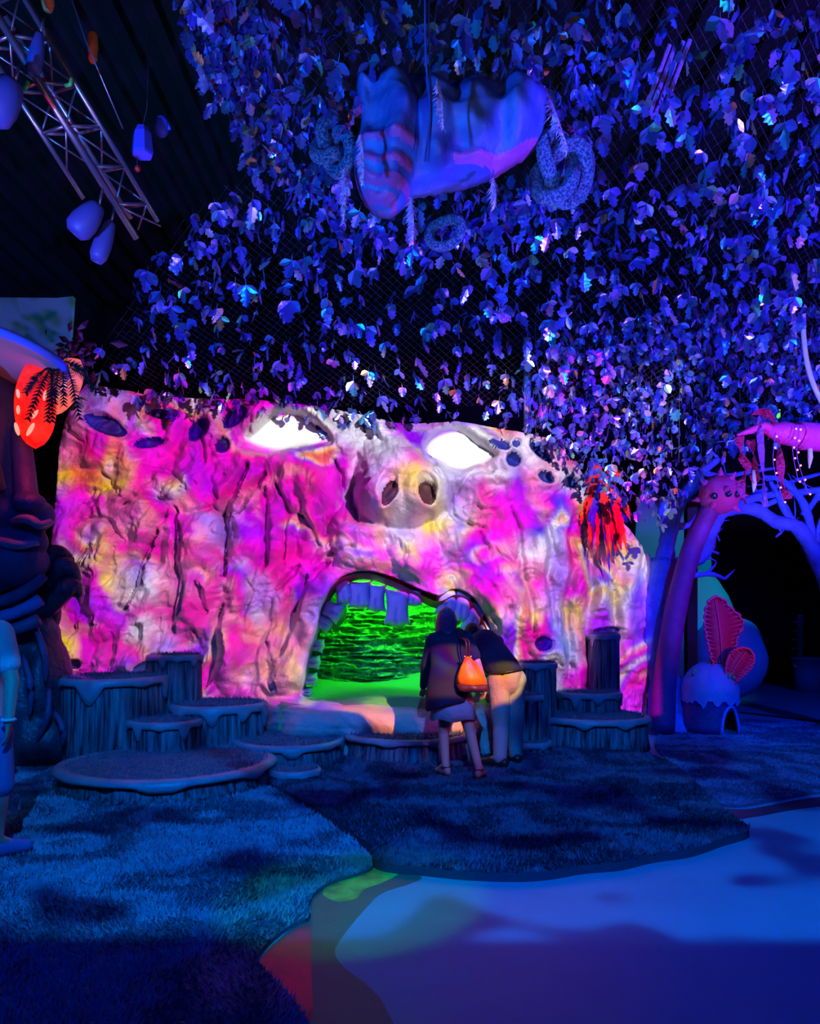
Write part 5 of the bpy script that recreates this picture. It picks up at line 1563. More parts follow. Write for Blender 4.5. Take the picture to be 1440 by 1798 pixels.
# the net itself: crossed cords in the sloping plane
MAIN_NET = [(max(p[0], 300) if p[1] < 420 else p[0], p[1]) for p in MAIN]
mb = MB(); uvec = Vector((1, 0, 0)); vvec = Vector((0, 1, -.532)).normalized()
A0 = Vector((-3.1, 5.0, net_z(5.0)))
for i in range(-60, 150):
    for sg in (1, -1):
        p = A0 + uvec * (i * .085 if sg > 0 else i * .085)
        L0, L1 = 0.0, 4.75
        a = p; b = p + vvec * L1 + uvec * (sg * L1 * .9)
        q = [a + (b - a) * (k / 30) for k in range(31)]
        px_ = np.array([720 + FPX * p_.x / p_.y for p_ in q]); py_ = np.array([HZ - (p_.z - EYE) * FPX / p_.y for p_ in q])
        ok = in_poly(px_, py_, MAIN_NET); k = 0
        while k < 30:                                               # cords only where the net really hangs
            if ok[k]:
                e = k
                while e < 30 and ok[e + 1]: e += 1
                if e > k: mb.tube([q[k], q[e]], .0011, 3, False)
                k = e + 1
            else:
                k += 1
nt = mb.build('net', m_wire, cano, False); nt['kind'] = 'stuff'

# curtain falling from the canopy's far edge, in front of the tree
CURT = [(930, 590), (1100, 560), (1300, 520), (1460, 500), (1600, 500), (1600, 760), (1460, 770), (1340, 770), (1300, 790), (1262, 800), (1230, 830), (1210, 872), (1180, 890), (1165, 925), (1120, 912), (1105, 880), (1060, 862), (1030, 830), (1005, 800), (960, 760)]
curt = empty('leaf_curtain', PX(1200, 720, 9.3), label='dense hanging curtain of foil leaves in front of the blue tree', cat='canopy')
def dens_c(x, y):
    n = float(fbm(np.array([x / 60.0]), np.array([y / 60.0]), 2, 9)[0])
    return max(.1, min(1, .3 + 1.1 * n - .5 * max(0, (y - 800) / 120)))
pts = [PX(x, y, 9.2 + rs.uniform(-.35, .35) + (x - 930) * .0004) for x, y in sample(CURT, 680, dens_c, mind=12)]
hang(curt, pts, limit=300, seed=5, smin=.75, smax=1.15)
mb = MB()
for x in range(940, 1590, 17):                                     # strings the curtain hangs on
    yb = 760 + 60 * math.sin(x / 60)
    mb.tube([PX(x, 560, 9.25), PX(x + rs.uniform(-4, 4), yb, 9.25)], .0022, 3, False)
mb.build('strings', m_wire, curt, False)['kind'] = 'stuff'

# thick garland along the canopy's edge
GARL = [(312, -20), (330, 60), (352, 110), (372, 160), (392, 190), (430, 240), (470, 300), (520, 280), (500, 200), (478, 120), (470, 40), (460, -20)]
garl = empty('leaf_garland', PX(420, 120, 5.9), label='thick bunched garland of teal foil leaves along the canopy edge', cat='garland')
pts = [on_net(x, y) + Vector((0, rs.uniform(-.3, .12), rs.uniform(-.1, .1))) for x, y in sample(GARL, 210, lambda x, y: 1, mind=11)]
hang(garl, pts, limit=300, seed=9, smin=.8, smax=1.25)
GARL2 = [(500, 190), (560, 180), (640, 170), (650, 250), (600, 330), (640, 390), (740, 400), (900, 330), (960, 300), (1010, 330), (960, 380), (860, 420), (740, 440), (620, 440), (540, 380), (500, 300)]
garl2 = empty('leaf_garland', PX(640, 380, 6.6), label='loose leaf garland looping under the blue hanging bag', cat='garland')
pts = [on_net(x, y) + Vector((0, rs.uniform(-.3, .1), rs.uniform(-.1, .1))) for x, y in sample(GARL2, 150, lambda x, y: .8 if not (620 < x < 950 and 150 < y < 360) else .05, mind=15)]
hang(garl2, pts, limit=300, seed=12)
# ---------------------------------------------------------------- things hanging in the canopy
def satin_extra(t, b, tc):
    n = t.noise(tc, 1.4, 3.0, .55); m2 = t.noise(tc, 6.0, 3.0, .5)
    c = t.ramp(n.outputs['Fac'], [(0.35, (0.02, 0.025, 0.20)), (0.5, (0.04, 0.08, 0.36)), (0.68, (0.06, 0.20, 0.50))])
    t.l.new(c, b.inputs['Base Color'])
    bp = t.add('ShaderNodeBump', {'Strength': .7, 'Distance': .05, 'Height': m2.outputs['Fac']}); t.l.new(bp.outputs[0], b.inputs['Normal'])


m_satin = mat('blue_satin', (0.1, 0.2, 0.7), 0.5, extra=satin_extra)
m_rose = mat('rose_satin', (0.50, 0.10, 0.34), 0.5, vary=(4, .2, (0.30, 0.07, 0.36)), bump=(8, .03))
m_glit = mat('blue_glitter', (0.04, 0.12, 0.30), 0.3, metal=.5, vary=(60, .06, (0.25, 0.60, 0.80)), bump=(150, .02))
m_tins = mat('lilac_tinsel', (0.62, 0.56, 0.92), 0.5)
m_crin = mat('crinkled_blue_foil', (0.10, 0.28, 0.70), 0.18, metal=.6, bump=(26, .06))

bagd = 6.1
hb = empty('hanging_bag', PX(790, 250, bagd), label='big blue satin bag with rose stripes slung in the leaf canopy', cat='hanging decoration')
OUT = closed_path([(626, 150), (650, 140), (720, 138), (790, 147), (850, 152), (920, 142), (956, 164), (960, 210), (938, 262), (890, 296), (840, 320), (770, 336), (726, 344), (700, 372), (664, 378), (636, 350), (622, 310), (622, 270), (634, 220)], 5)
RIBS = [[(624, 268), (660, 272), (690, 286), (726, 292)], [(624, 296), (650, 303), (680, 316), (716, 320)], [(630, 324), (652, 336), (676, 346), (712, 346)], [(644, 354), (664, 364), (690, 368)], [(800, 304), (850, 302), (900, 288), (944, 258)]]
nx, ny = 130, 96
gx, gy = np.meshgrid(np.linspace(612, 972, nx), np.linspace(128, 388, ny))
ins = in_poly(gx, gy, OUT); dd_, _ = seg_dist(gx, gy, OUT + OUT[:1])
sag = np.where(ins, np.sqrt(np.clip(dd_, 0, 90) / 90.0), 0)
fold = .10 * np.sin(gx / 11 + 3 * fbm(gx / 60, gy / 120, 2, 3)) * fbm(gx / 40, gy / 60, 2, 8) + .015 * np.sin((gy - 0.3 * gx) / 9)
rib_d = np.full(gx.shape, 1e9)
for r_ in RIBS:
    rib_d = np.minimum(rib_d, seg_dist(gx, gy, smooth_path(r_, 4))[0])
fold = fold + .035 * np.exp(-(rib_d / 8) ** 2)
Yb = bagd - .42 * sag - fold * np.clip(dd_ / 20, 0, 1)
Fr = np.stack([(gx - 720) / FPX * bagd, Yb, EYE - (gy - HZ) / FPX * bagd], -1)
fmk = ins[:-1, :-1] & ins[1:, :-1] & ins[:-1, 1:] & ins[1:, 1:]
me = grid_mesh('sack', Fr, fmk)
rc = .25 * (rib_d[:-1, :-1] + rib_d[1:, :-1] + rib_d[:-1, 1:] + rib_d[1:, 1:])
me.polygons.foreach_set('material_index', (rc < 7.5)[fmk].astype(np.int32))
bm = bmesh.new(); bm.from_mesh(me); be = [e for e in bm.edges if e.is_boundary]
bv = [v for v in bm.verts if v.is_boundary]; nb = {v: [e.other_vert(v) for e in v.link_edges if e.is_boundary] for v in bv}
for _ in range(6):
    new = {v: v.co * .5 + sum((o.co for o in nb[v]), Vector()) / max(1, len(nb[v])) * .5 for v in bv}
    for v, c in new.items(): v.co = c
ret = bmesh.ops.extrude_edge_only(bm, edges=be); bk = [g for g in ret['geom'] if isinstance(g, bmesh.types.BMVert)]
for v in bk: v.co.y += .12; 
bmesh.ops.contextual_create(bm, geom=[g for g in ret['geom'] if isinstance(g, bmesh.types.BMEdge) and g.is_boundary])
bm.to_mesh(me); bm.free()
link('sack', me, [m_satin, m_rose], hb, True)
MB().tube(smooth_path([PX(746, -30, 5.3), PX(748, 100, 5.35), PX(755, 200, 5.4), PX(746, 284, 5.5)], 6), .008, 6).build('cord', m_satin, hb)
MB().tube(smooth_path([PX(752, -30, 5.32), PX(754, 100, 5.37), PX(758, 200, 5.42), PX(752, 284, 5.5)], 6), .006, 6).build('cord', m_satin, hb)


def tinsel(x, y0, y1, d, w_, label, m, lean=0, seed=0):
    rs = random.Random(seed); a, b = PX(x, y0, d), PX(x + lean, y1, d)
    root = empty('tinsel_tassel', a, label=label, cat='tassel', group='tinsel tassels in the canopy')
    MB().tube([a, (a + b) / 2 + Vector((.01, 0, 0)), b], .008, 5).build('core', m, root)
    mb = MB(); n = int((b - a).length / .0022); wd = 1.3 * w_ / FPX * d
    for i in range(n):
        t = rs.random(); p = a + (b - a) * t; an = rs.uniform(0, 6.28); L = wd * rs.uniform(.6, 1.1) * (.55 + .45 * math.sin(math.pi * min(1, t + .15)))
        q = p + Vector((math.cos(an) * L, math.sin(an) * L, -L * rs.uniform(.4, 1.3))); s = Vector((-math.sin(an), math.cos(an), .5)) * .008
        mb.add([p - s, p + s, q], [(0, 1, 2)])
    o = mb.build('tinsel', m, root, False); o['kind'] = 'stuff'


tinsel(606, 294, 392, 5.9, 10, 'long lilac tinsel tassel hanging under the rose stripes', m_tins, -3, 1)
tinsel(634, 236, 322, 5.6, 10, 'lilac tinsel tassel over the bag side by the rose stripes', m_tins, 3, 2)
tinsel(722, 346, 430, 5.9, 11, 'lilac tinsel tassel hanging below the cord end', m_tins, 2, 3)
tinsel(768, 138, 226, 5.45, 10, 'lilac tinsel tassel hanging in front of the bag top', m_tins, 10, 4)
tinsel(866, 312, 362, 5.9, 11, 'short lilac tinsel tassel under the bag belly', m_tins, 2, 5)
tinsel(956, 152, 262, 6.0, 14, 'long drooping tinsel tassel off the bag pointed end', m_tins, 40, 6)
tinsel(1394, 550, 622, 8.4, 9, 'violet tinsel tassel near the glowing tubes', m_tins, 4, 7)


def knot(x, y, d, R, r, label, seed, p_=2, q_=3, squash=1.0):
    c = PX(x, y, d); s = d / FPX; pts = []
    for k in range(91):
        t = 2 * math.pi * k / 90
        rr = R * s * (1 + .38 * math.cos(q_ * t / 1 + seed))
        pts.append(c + Vector((rr * math.cos(p_ * t), -.10 * math.sin(q_ * t + seed), rr * math.sin(p_ * t) * squash)))
    o = MB().tube(pts, r * s, 10, False).build('glitter_knot', m_glit, None); tag(o, label, 'ornament', 'glitter knots in the canopy')


knot(984, 298, 6.2, 34, 13, 'large blue glitter knot below the bag pointed end', .4, 2, 3, 1.35)
knot(586, 258, 6.2, 24, 12, 'blue glitter knot beside the rose stripes', 1.1, 2, 3, 1.2)
knot(785, 400, 6.9, 26, 9, 'thin glitter ring under the bag', 2.0, 1, 1, 1.0)


def ribbon(pts, d, w_, label, m, seed, twist=2.0, name='foil_ribbon', group='crinkled ribbons in the canopy'):
    crumple = .7 if name == 'foil_ribbon' else .15
    P = smooth_path([PX(x, y, d) for x, y in pts], 8); rs = random.Random(seed); V, F = [], []; wd = w_ / FPX * d; ph = rs.uniform(0, 6)
    for k, p in enumerate(P):
        a = ph + twist * k * .16 + rs.gauss(0, crumple * .5); s = Vector((math.cos(a), math.sin(a), crumple * .4 * rs.gauss(0, 1))) * wd * rs.uniform(1 - crumple, 1.05)
        nrm = Vector((-math.sin(a), math.cos(a), 0)) * .02
        V += [p - s, p + nrm * rs.uniform(-1, 1), p + s]
    for k in range(len(P) - 1):
        a = k * 3; F += [(a, a + 1, a + 4, a + 3), (a + 1, a + 2, a + 5, a + 4)]
    o = link(name, mesh(name, V, F), m, None, False); so = o.modifiers.new('thick', 'SOLIDIFY'); so.thickness = .004
    tag(o, label, 'ribbon', group)


ribbon([(884, 330), (900, 370), (876, 410), (884, 450), (892, 490), (878, 530), (886, 566)], 7.2, 15, 'long crinkled blue foil ribbon below the bag belly', m_crin, 1)
ribbon([(912, 330), (924, 366), (916, 400), (908, 430)], 6.9, 13, 'short crinkled foil ribbon beside the long one', m_crin, 2)
ribbon([(566, 262), (552, 300), (560, 340), (556, 352)], 6.2, 12, 'crinkled foil ribbon dangling beside the glitter knot', m_crin, 3)
ribbon([(640, 150), (630, 190), (612, 220), (590, 236)], 6.0, 11, 'rose crinkled ribbon tied at the bag top corner', m_rose, 4)
ribbon([(770, 118), (800, 108), (830, 122), (860, 138), (880, 152)], 6.0, 13, 'crumpled foil ribbon lying over the bag top', m_crin, 5)
ribbon([(1000, 220), (1012, 250), (1022, 290), (1018, 330)], 6.3, 9, 'violet crinkled ribbon beside the large glitter knot', m_rose, 6)

# striped duct glimpsed through the leaves
duct = empty('slatted_lamp', PX(1158, 140, 6.4), label='violet slatted lamp panel glimpsed through the leaves', cat='lamp')
m_slat = mat('violet_slat', (0.34, 0.28, 0.80), 0.5)
for k in range(4):
    a, b = PX(1128 + k * 12, 205 - k * 3, 6.4), PX(1176 + k * 12, 78 - k * 3, 6.4)
    MB().tube([a, b], .018, 6, flat=.4).build('slat', m_slat, duct, False)

# pale poles and bent pipe standing behind the rock's brow
m_cyan = mat('pale_cyan_pipe', (0.30, 0.55, 0.62), 0.35)
pol = empty('pipe_frame', PX(935, 756, 9.9), label='pale cyan pipe frame sticking up behind the rock brow', cat='frame')
MB().tube([PX(926, 790, 9.95), PX(926, 594, 9.95)], .045, 10).build('pipe', m_cyan, pol)
MB().tube([PX(930, 740, 9.7), PX(946, 700, 9.7)], .014, 6).build('rod', m_metal, pol); MB().tube([PX(956, 745, 9.7), PX(976, 692, 9.7)], .014, 6).build('rod', m_metal, pol)
MB().tube([PX(928, 640, 9.7), PX(938, 600, 9.7)], .014, 6).build('rod', m_metal, pol)
MB().tube(smooth_path([PX(944, 750, 9.9), PX(966, 690, 9.9), PX(996, 650, 9.9), PX(996, 628, 9.9), PX(978, 612, 9.9)], 6), .06, 10).build('bent_pipe', m_cyan, pol)

# glowing white-blue tube curving at the picture's edge
m_tubeg = mat('clear_tube', (0.62, 0.80, 0.95), 0.15)
o = MB().tube(smooth_path([PX(1413, 534, 8.2), PX(1410, 570, 8.2), PX(1416, 630, 8.2), PX(1428, 674, 8.2), PX(1446, 712, 8.2)], 6), [.006] + [.026] * 23 + [.02], 8).build('curved_tube', m_tubeg, None)
tag(o, 'thin pale curved tube hanging near the picture edge', 'tube')
o = MB().box(PX(1438, 476, 8.3), (.18, .12, .20)).box(PX(1430, 476, 8.22), (.05, .02, .12)).build('ceiling_speaker', m_pale, None, False); tag(o, 'small pale grilled box hanging among the leaves at the edge', 'speaker')
# shiny dark-red feather cluster over the rock's shoulder
fc = empty('feather_cluster', PX(1060, 850, 9.3), label='shaggy bunch of red and blue serrated leaves over the rock shoulder', cat='foliage')
m_fr = mat('scarlet_leaf', (0.80, 0.03, 0.03), 0.35, bump=(20, .01)); m_fo = mat('orange_leaf', (0.90, 0.22, 0.03), 0.35, bump=(20, .01)); m_fb = mat('royal_leaf', (0.06, 0.12, 0.75), 0.35, bump=(20, .01)); m_fp = mat('plum_leaf', (0.18, 0.02, 0.16), 0.4, bump=(20, .01))


def saw_leaf(a, b, c, wd, m, parent, n=16):
    P = smooth_path([a, b, c], n // 2); V, F = [], []
    for k, p in enumerate(P):
        s = k / (len(P) - 1); w_ = wd * (math.sin(math.pi * min(1, .1 + .9 * s)) ** .7) * (1.0 if k % 2 else .62)
        d = (P[min(k + 1, len(P) - 1)] - P[max(0, k - 1)]).normalized(); sd_ = d.cross(Vector((0, -1, 0))).normalized()
        V += [p - sd_ * w_ + Vector((0, .02, 0)), p, p + sd_ * w_ + Vector((0, .02, 0))]
    for k in range(len(P) - 1):
        q = k * 3; F += [(q, q + 1, q + 4, q + 3), (q + 1, q + 2, q + 5, q + 4)]
    o = link('leaf', mesh('leaf', V, F), m, parent, False); so = o.modifiers.new('thick', 'SOLIDIFY'); so.thickness = .006


rs = random.Random(31); D0 = 10.25
for i in range(44):
    t = i / 43; x1 = 1030 + 84 * rs.random(); ln = rs.uniform(80, 165)
    a = PX(1058 + rs.gauss(0, 9), 838 + rs.gauss(0, 8), D0 - .1); x1 = 1066 + (rs.random() - .5) * 92
    b = PX((1058 + x1) / 2 + (x1 - 1066) * .25, 850 + ln * .35, D0 - .22 - .2 * rs.random()); c = PX(x1, 846 + ln * (1 - .35 * abs(x1 - 1070) / 46), D0 - .05 - .2 * rs.random())
    saw_leaf(a, b, c, rs.uniform(.03, .052), rs.choice([m_fr, m_fr, m_fo, m_fo, m_fb, m_fp, m_fb]), fc)
for x, y in ((1022, 836), (1030, 866), (1096, 836), (1104, 858), (1040, 822), (1026, 850)):
    a = PX(1058, 842, D0 - .2); c = PX(x, y, D0 - .4); saw_leaf(a, (a + c) / 2 + Vector((0, -.1, .05)), c, .05, rs.choice([m_fp, m_fr, m_fb]), fc)

# pink arm-shaped bough with ribbons and strings of lights
m_arm = mat('hot_pink_bough', (0.85, 0.05, 0.30), 0.5, bump=(10, .02))
bough = empty('pink_bough', PX(1400, 765, 8.6), label='hot pink bough reaching in from the picture edge', cat='branch')
P = smooth_path([PX(1760, 800, 9.0), PX(1440, 768, 8.6), PX(1400, 765, 8.55), PX(1366, 758, 8.5), PX(1340, 756, 8.5)], 6)
MB().tube(P, [.15] * 12 + [.13, .12, .12, .12, .12, .12, .10, .09, .08, .07, .05, .04, .03], 14).build('bough', m_arm, bough)
MB().tube(smooth_path([PX(1356, 756, 8.5), PX(1340, 748, 8.45), PX(1318, 756, 8.45), PX(1294, 764, 8.45)], 5), [.05] * 6 + [.04] * 5 + [.03, .03, .02, .015, .012], 8).build('fork', m_arm, bough)
m_cr = mat('crimson_ribbon', (0.62, 0.03, 0.12), 0.3, metal=.2, bump=(30, .04)); m_vi = mat('violet_ribbon', (0.45, 0.15, 0.75), 0.25, metal=.3, bump=(30, .04))
GR = 'ribbons hanging from the pink bough'
ribbon([(1298, 766), (1302, 800), (1312, 822), (1300, 850), (1310, 884)], 8.45, 9, 'twisted crimson ribbon hanging furthest from the pink bough root', m_cr, 11, 1.6, 'hanging_ribbon', GR)
ribbon([(1318, 772), (1324, 800), (1326, 838), (1324, 850)], 8.5, 8, 'crimson ribbon ending in a pale tip', m_cr, 12, 1.2, 'hanging_ribbon', GR)
ribbon([(1332, 730), (1336, 780), (1340, 830), (1344, 890)], 8.4, 6, 'long violet ribbon reaching lowest under the pink bough', m_vi, 13, 1.0, 'hanging_ribbon', GR)
ribbon([(1366, 772), (1370, 810), (1374, 850), (1384, 876)], 8.4, 8, 'shaggy crimson ribbon hanging mid bough', m_cr, 14, 1.4, 'hanging_ribbon', GR)
ribbon([(1330, 728), (1340, 720), (1350, 732), (1362, 745)], 8.4, 11, 'crumpled pink foil bow on top of the bough', m_cr, 15, 1.4, 'hanging_ribbon', GR)
m_tip = mat('pale_tip', (0.75, 0.85, 0.72), 0.5)
o = MB().tube([PX(1324, 826, 8.5), PX(1325, 850, 8.5), PX(1323, 864, 8.5)], [.022, .028, .008], 8).build('pale_pendant', m_tip, None); tag(o, 'pale finger-shaped pendant below the crimson ribbon', 'pendant', 'pale pendants')
o = MB().tube([PX(1422, 774, 8.56), PX(1423, 804, 8.54), PX(1421, 822, 8.54)], [.022, .028, .008], 8).build('pale_pendant', m_tip, None); tag(o, 'pale finger-shaped pendant below the thick end of the pink bough', 'pendant', 'pale pendants')
m_bead = mat('tiny_lamp', (0.9, 0.5, 0.4), 0.3, emit=((1.0, 0.25, 0.15), 2.2))
for i, (x0, y0, x1, y1, lb) in enumerate(((1362, 760, 1376, 882, 'string of tiny lamps dangling beside the shaggy ribbon'), (1396, 748, 1402, 846, 'string of tiny lamps over the middle of the pink bough'), (1404, 748, 1420, 868, 'longest string of tiny lamps near the bough thick end'))):
    st = empty('light_string', PX(x0, y0, 8.3), label=lb, cat='string lights', group='strings of tiny lamps on the pink bough')
    P = smooth_path([PX(x0, y0, 8.36), PX(x0 - 4, y0 * .55 + y1 * .45, 8.33), PX(x1, y1, 8.33)], 8)
    MB().tube(P, .004, 5).build('wire', m_vi, st)
    for k in range(1, len(P), 3):
        MB().ball(P[k] + Vector((.012, -.01, 0)), .011, 6, 5).build('lamp', m_bead, st)
# green sign glimpsed behind the bough
m_sign = mat('green_sign', (0.05, 0.4, 0.05), 0.4, emit=((0.15, 1.0, 0.1), 1.0))
sg = empty('exit_sign', PX(1354, 732, 10.2), label='small lit green sign glimpsed behind the pink bough', cat='sign')
MB().box(PX(1345, 724, 10.2), (.10, .04, .05)).box(PX(1347, 738, 10.2), (.10, .04, .05)).build('panel', m_sign, sg, False)
MB().box(PX(1365, 727, 10.2), (.06, .04, .11)).build('panel', m_sign, sg, False)
MB().tube([PX(1354, 720, 10.2), Vector((PX(1354, 720, 10.2).x, 10.2, 8.98))], .006, 5).build('hanger', m_wire, sg)

# ---------------------------------------------------------------- lighting truss and clutter in the dark corner
m_alu = mat('aluminium_tube', (0.34, 0.34, 0.38), 0.34, metal=.85)
truss = empty('lighting_truss', PX(100, 200, 5.6), label='aluminium box truss slanting down through the dark corner', cat='truss')
A, B = PX(-60, -60, 5.1), PX(240, 419, 6.3); ax = (B - A)
off = {'f': Vector((0, 0, 0)), 'r': Vector((.185, .18, .10)), 'l': Vector((-.25, .16, .04)), 'b': Vector((-.06, .36, .16))}
for k, v in off.items():
    e0, e1 = {'f': (0, 1.0), 'r': (0, .93), 'l': (.2, .80), 'b': (.1, .9)}[k]
    MB().tube([A + v + ax * e0, A + v + ax * e1], .026 if k == 'f' else .020, 10).build('chord', m_alu, truss)
order = [('f', 'r'), ('f', 'l'), ('r', 'b'), ('l', 'b')]
for i in range(6):
    t0, t1 = .06 + i * .158, .06 + (i + 1) * .158
    for a, b in order:
        if a in 'l' or b in 'l':
            if t1 > .82 or t0 < .2: continue
        MB().tube([A + off[a] + ax * t0, A + off[b] + ax * t0], .013, 7).build('rung', m_alu, truss)
        p, q = (a, b) if i % 2 else (b, a)
        MB().tube([A + off[p] + ax * t0, A + off[q] + ax * min(t1, .95)], .008, 6).build('brace', m_alu, truss)
m_shade = mat('dark_lamp_shade', (0.06, 0.08, 0.30), 0.5)
def shade(x, y, rx, ry, rot, d, label):
    root = empty('stage_lamp', PX(x, y - ry, d), label=label, cat='lamp', group='stage lamps hung on the truss'); s = d / FPX; M = Matrix.Rotation(math.radians(rot), 3, 'Y')
    mb = MB(); mb.lathe([(.35, 1.0), (.6, .85), (.85, .35), (1.0, -.2), (.96, -.7), (.6, -1.0), (.52, -.95), (.85, -.6)], 24); mb.v = [tuple(M @ Vector((v[0] * rx * s, v[1] * rx * s, v[2] * ry * s)) + PX(x, y, d)) for v in mb.v]
    mb.build('can', m_shade, root); top = PX(x, y, d) + M @ Vector((0, 0, ry * s))
    MB().tube([top, top + Vector((.02, .02, .12))], .012, 6).build('yoke', m_alu, root)
shade(152, 385, 24, 34, 40, 6.0, 'round dark stage lamp hanging below the truss end'); shade(182, 424, 16, 38, 20, 6.2, 'slim dark stage lamp beside the round one'); shade(64, 94, 13, 38, 10, 5.4, 'upright dark stage lamp clamped in the truss top'); shade(2, 176, 34, 42, 35, 5.2, 'big dark stage lamp cut by the picture edge')
lan = empty('tin_lantern', PX(252, 250, 6.2), label='blue tin lantern with a red bead hanging past the truss', cat='lantern'); m_tin = mat('blue_tin', (0.06, 0.10, 0.85), 0.4)
c = PX(250, 246, 6.2); mb = MB(); mb.lathe([(.045, .10), (.05, .09), (.07, .05), (.085, -.10), (.08, -.12), (.03, -.12)], 6, c); mb.build('can', m_tin, lan, False)
MB().tube([PX(241, 270, 6.2), PX(241, 290, 6.2)], .003, 4).build('thread', m_wire, lan); MB().ball(PX(241, 296, 6.2), .026, 10, 8).build('bead', m_fr, lan)
MB().tube([c + Vector((0, 0, .1)), PX(258, 190, 6.2), PX(262, 60, 6.2)], .003, 4).build('hanger', m_wire, lan)
o = MB().add(*(lambda m_: (m_.v, m_.f))(MB().ball(PX(284, 222, 6.4), (.06, .05, .09), 10, 8))).tube([PX(286, 206, 6.4), PX(294, 216, 6.4), PX(298, 228, 6.4)], .014, 6).build('tin_jug', m_tin, None); tag(o, 'blue tin jug hanging next to the lantern', 'jug')
o = MB().tube([PX(120, -20, 5.6), PX(150, 70, 5.7), PX(216, 226, 5.9)], .006, 5).build('guy_wire', m_alu, None); tag(o, 'thin taut wire crossing the dark corner', 'wire')
m_och = mat('ochre_pod', (0.62, 0.24, 0.06), 0.6, bump=(30, .02))
o = MB().lathe([(.01, .12), (.035, .09), (.04, 0), (.03, -.07), (.035, -.09), (.02, -.12)], 12, PX(163, 82, 6.0)).build('hanging_pod', m_och, None); tag(o, 'ochre pod hanging past the taut wire', 'pod')
o = MB().lathe([(.01, .07), (.04, .05), (.045, 0), (.03, -.05)], 10, PX(84, 6, 5.6)).build('hanging_pod', m_och, None); tag(o, 'ochre tuft at the top beside the truss', 'pod')
m_clip = mat('green_clip', (0.06, 0.60, 0.08), 0.5)
for x, y, lb in ((123, 146, 'bent green clip on the truss chord top'), (46, 152, 'green clip near the big edge lamp')):
    o = MB().tube(smooth_path([PX(x - 7, y + 4, 5.5), PX(x, y + 2, 5.45), PX(x + 3, y - 8, 5.45)], 5), .014, 6).build('clip', m_clip, None); tag(o, lb, 'clip', 'green clips on the truss')
# ---------------------------------------------------------------- unseen lamps set for the hall's coloured light, plus added fills
def plate(o, fn):
    """pattern plate or shutter in a theatre spot"""
    L = o.data; L.use_nodes = True; t = NT(L.node_tree); em = t.n['Emission']; u, v = lamp_dir(t)
    t.l.new(fn(t, u, v), em.inputs['Strength'])
    return o


def level_spot(name, loc, energy, color, fn, radius=.1):
    o = spot(name, loc, Vector(loc) + Vector((0, 1, 0)), energy, color, 125, .0, radius)
    o.rotation_euler = (math.pi / 2, 0, 0)
    return plate(o, fn)


def canopy_shutter(loc, soft=25.0):
    """lower shutter that keeps the beam on the hanging leaves and off the rock"""
    def fn(t, u, v):
        rim = [(-4.6, 4.35, 9.2), (-3.0, 4.2, 9.2), (-1.0, 4.05, 9.2), (0.2, 3.85, 9.2), (1.3, 3.75, 9.4), (1.75, 3.6, 9.5), (2.6, 2.9, 9.5), (3.1, 2.45, 9.5), (3.6, 2.2, 9.5), (6.5, 2.2, 9.5)]
        pts = [(((X - loc[0]) / (Y - loc[1]) + 2.0) / 4.0, (Z - loc[2]) / (Y - loc[1])) for X, Z, Y in rim]
        pts = [p for p in pts if 0 < p[0] < 1]
        e = t.curve(t.math('MULTIPLY_ADD', u, .25, .5, clamp=True), [(0.0, pts[0][1])] + pts + [(1.0, pts[-1][1])])
        return t.math('MULTIPLY', t.math('SUBTRACT', v, e), soft, clamp=True)
    return fn


def leaf_plate(t, u, v):
    c = t.add('ShaderNodeCombineXYZ', {0: u, 1: t.math('MULTIPLY', v, 1.5), 2: 0.0}).outputs[0]
    n = t.noise(c, 11.0, 1.0, .5)
    f = t.ramp(n.outputs['Fac'], [(.40, (.10, .10, .10)), (.46, (1, 1, 1))])
    cut = t.math('MULTIPLY_ADD', t.math('SUBTRACT', v, -.105), 120.0, 0.0, clamp=True)   # lower shutter
    top = t.math('MULTIPLY_ADD', t.math('SUBTRACT', .30, v), 12.0, 0.0, clamp=True)
    return t.math('MULTIPLY', t.math('MULTIPLY', f, cut), top)


plate(spot('leaf_plate_spot', (0.4, -2.2, 6.8), (0.4, 5.2, 0.0), 3600, (0.0, 0.22, 1.0), 75, .4, .05), leaf_plate)
spot('front_wash', (-2.5, -2.5, 6.5), (-1.2, 7.2, 0.0), 700, (0.0, 0.03, 1.0), 52, .8, .25)
spot('front_wash', (3.4, -2.0, 6.5), (2.2, 7.2, 0.0), 1000, (0.0, 0.03, 1.0), 54, .8, .25)
spot('stump_wash', (-3.2, 1.0, 4.2), (-2.6, 8.2, 0.2), 230, (0.0, 0.34, 1.0), 34, .8, .12)
L1 = (5.6, 2.5, 1.2); level_spot('canopy_wash', L1, 5200, (0.13, 0.06, 1.0), canopy_shutter(L1))
L2 = (-3.8, 1.5, 1.2); level_spot('canopy_wash', L2, 3000, (0.0, 0.17, 1.0), canopy_shutter(L2))
L3 = (1.2, 1.0, 1.4); level_spot('canopy_glint_fill', L3, 260, (1.0, 0.55, 0.75), canopy_shutter(L3), .05)  # unseen lamp added for glints on the leaves
spot('tree_wash', (5.6, 5.0, 4.6), (4.9, 11.0, 2.0), 1300, (0.0, 0.045, 1.0), 50, .7, .15)
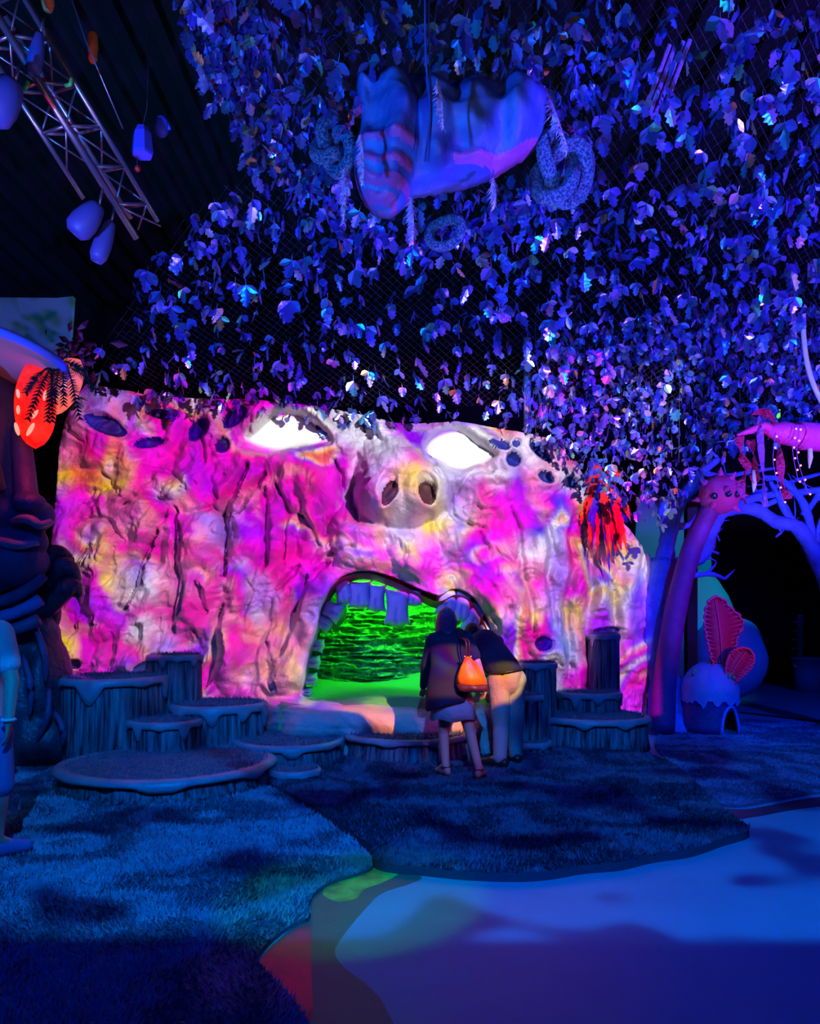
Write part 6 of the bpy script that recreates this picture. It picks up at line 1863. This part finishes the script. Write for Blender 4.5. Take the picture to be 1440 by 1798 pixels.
spot('red_accent', (5.8, 6.4, 1.4), (4.3, 10.4, 2.0), 150, (1.0, 0.01, 0.10), 40, .7, .08)  # unseen spot added in place of the feather plants' fluorescent glow
spot('red_accent', (3.6, 5.2, 1.2), (4.3, 8.6, 3.5), 110, (1.0, 0.01, 0.22), 30, .6, .08)
spot('truss_accent', (-4.2, 3.0, 1.5), (-2.7, 5.6, 5.2), 260, (1.0, 0.01, 0.20), 40, .6, .08)
spot('truss_accent', (-0.6, 3.0, 2.0), (-2.7, 5.6, 5.2), 40, (0.0, 0.12, 1.0), 40, .6, .08)
spot('rose_accent', (-1.4, 3.0, 1.0), (-3.9, 7.4, 3.9), 150, (1.0, 0.30, 0.35), 22, .6, .08)
spot('statue_accent', (-1.0, 2.0, 4.5), (-3.9, 8.0, 2.2), 230, (0.0, 0.10, 1.0), 26, .6, .08)
spot('green_accent', (-1.8, 1.0, 6.5), FL(615, 1580), 480, (0.03, 1.0, 0.08), 12, .4, .05)
spot('red_accent', (-1.5, 0.5, 6.5), FL(496, 1700), 170, (1.0, 0.02, 0.10), 7, .5, .05)
spot('mouth_fill', (-1.6, 4.4, 4.2), (-0.1, 9.6, 1.75), 800, (0.10, 0.16, 1.0), 17, .4, .06)  # unseen fill added to brighten the teeth
spot('back_fill', (6.2, 11.5, 3.6), (4.9, 14.6, 1.8), 260, (0.0, 0.45, 0.9), 60, .6, .1)  # added cyan fill so the rear teal panel shows
spot('hut_fill', (3.0, 5.0, 4.2), (3.8, 9.9, 0.5), 480, (0.0, 0.12, 1.0), 22, .6, .08)  # added fill that brightens the hut
spot('trunk_fill', (3.3, 6.3, 3.2), (3.7, 11.0, 1.8), 700, (0.0, 0.05, 1.0), 24, .6, .08)  # extra unseen fill for the tree trunk
spot('flat_fill', (-3.4, 7.6, 5.9), (-4.9, 10.2, 5.0), 45, (0.0, 0.42, 0.85), 50, .6, .06)  # small fill added to lift the teal flat
spot('people_fill', (2.8, 3.6, 2.4), (0.55, 7.6, 0.45), 120, (1.0, 0.06, 0.42), 14, .7, .08)  # weak magenta fill added on the woman's legs
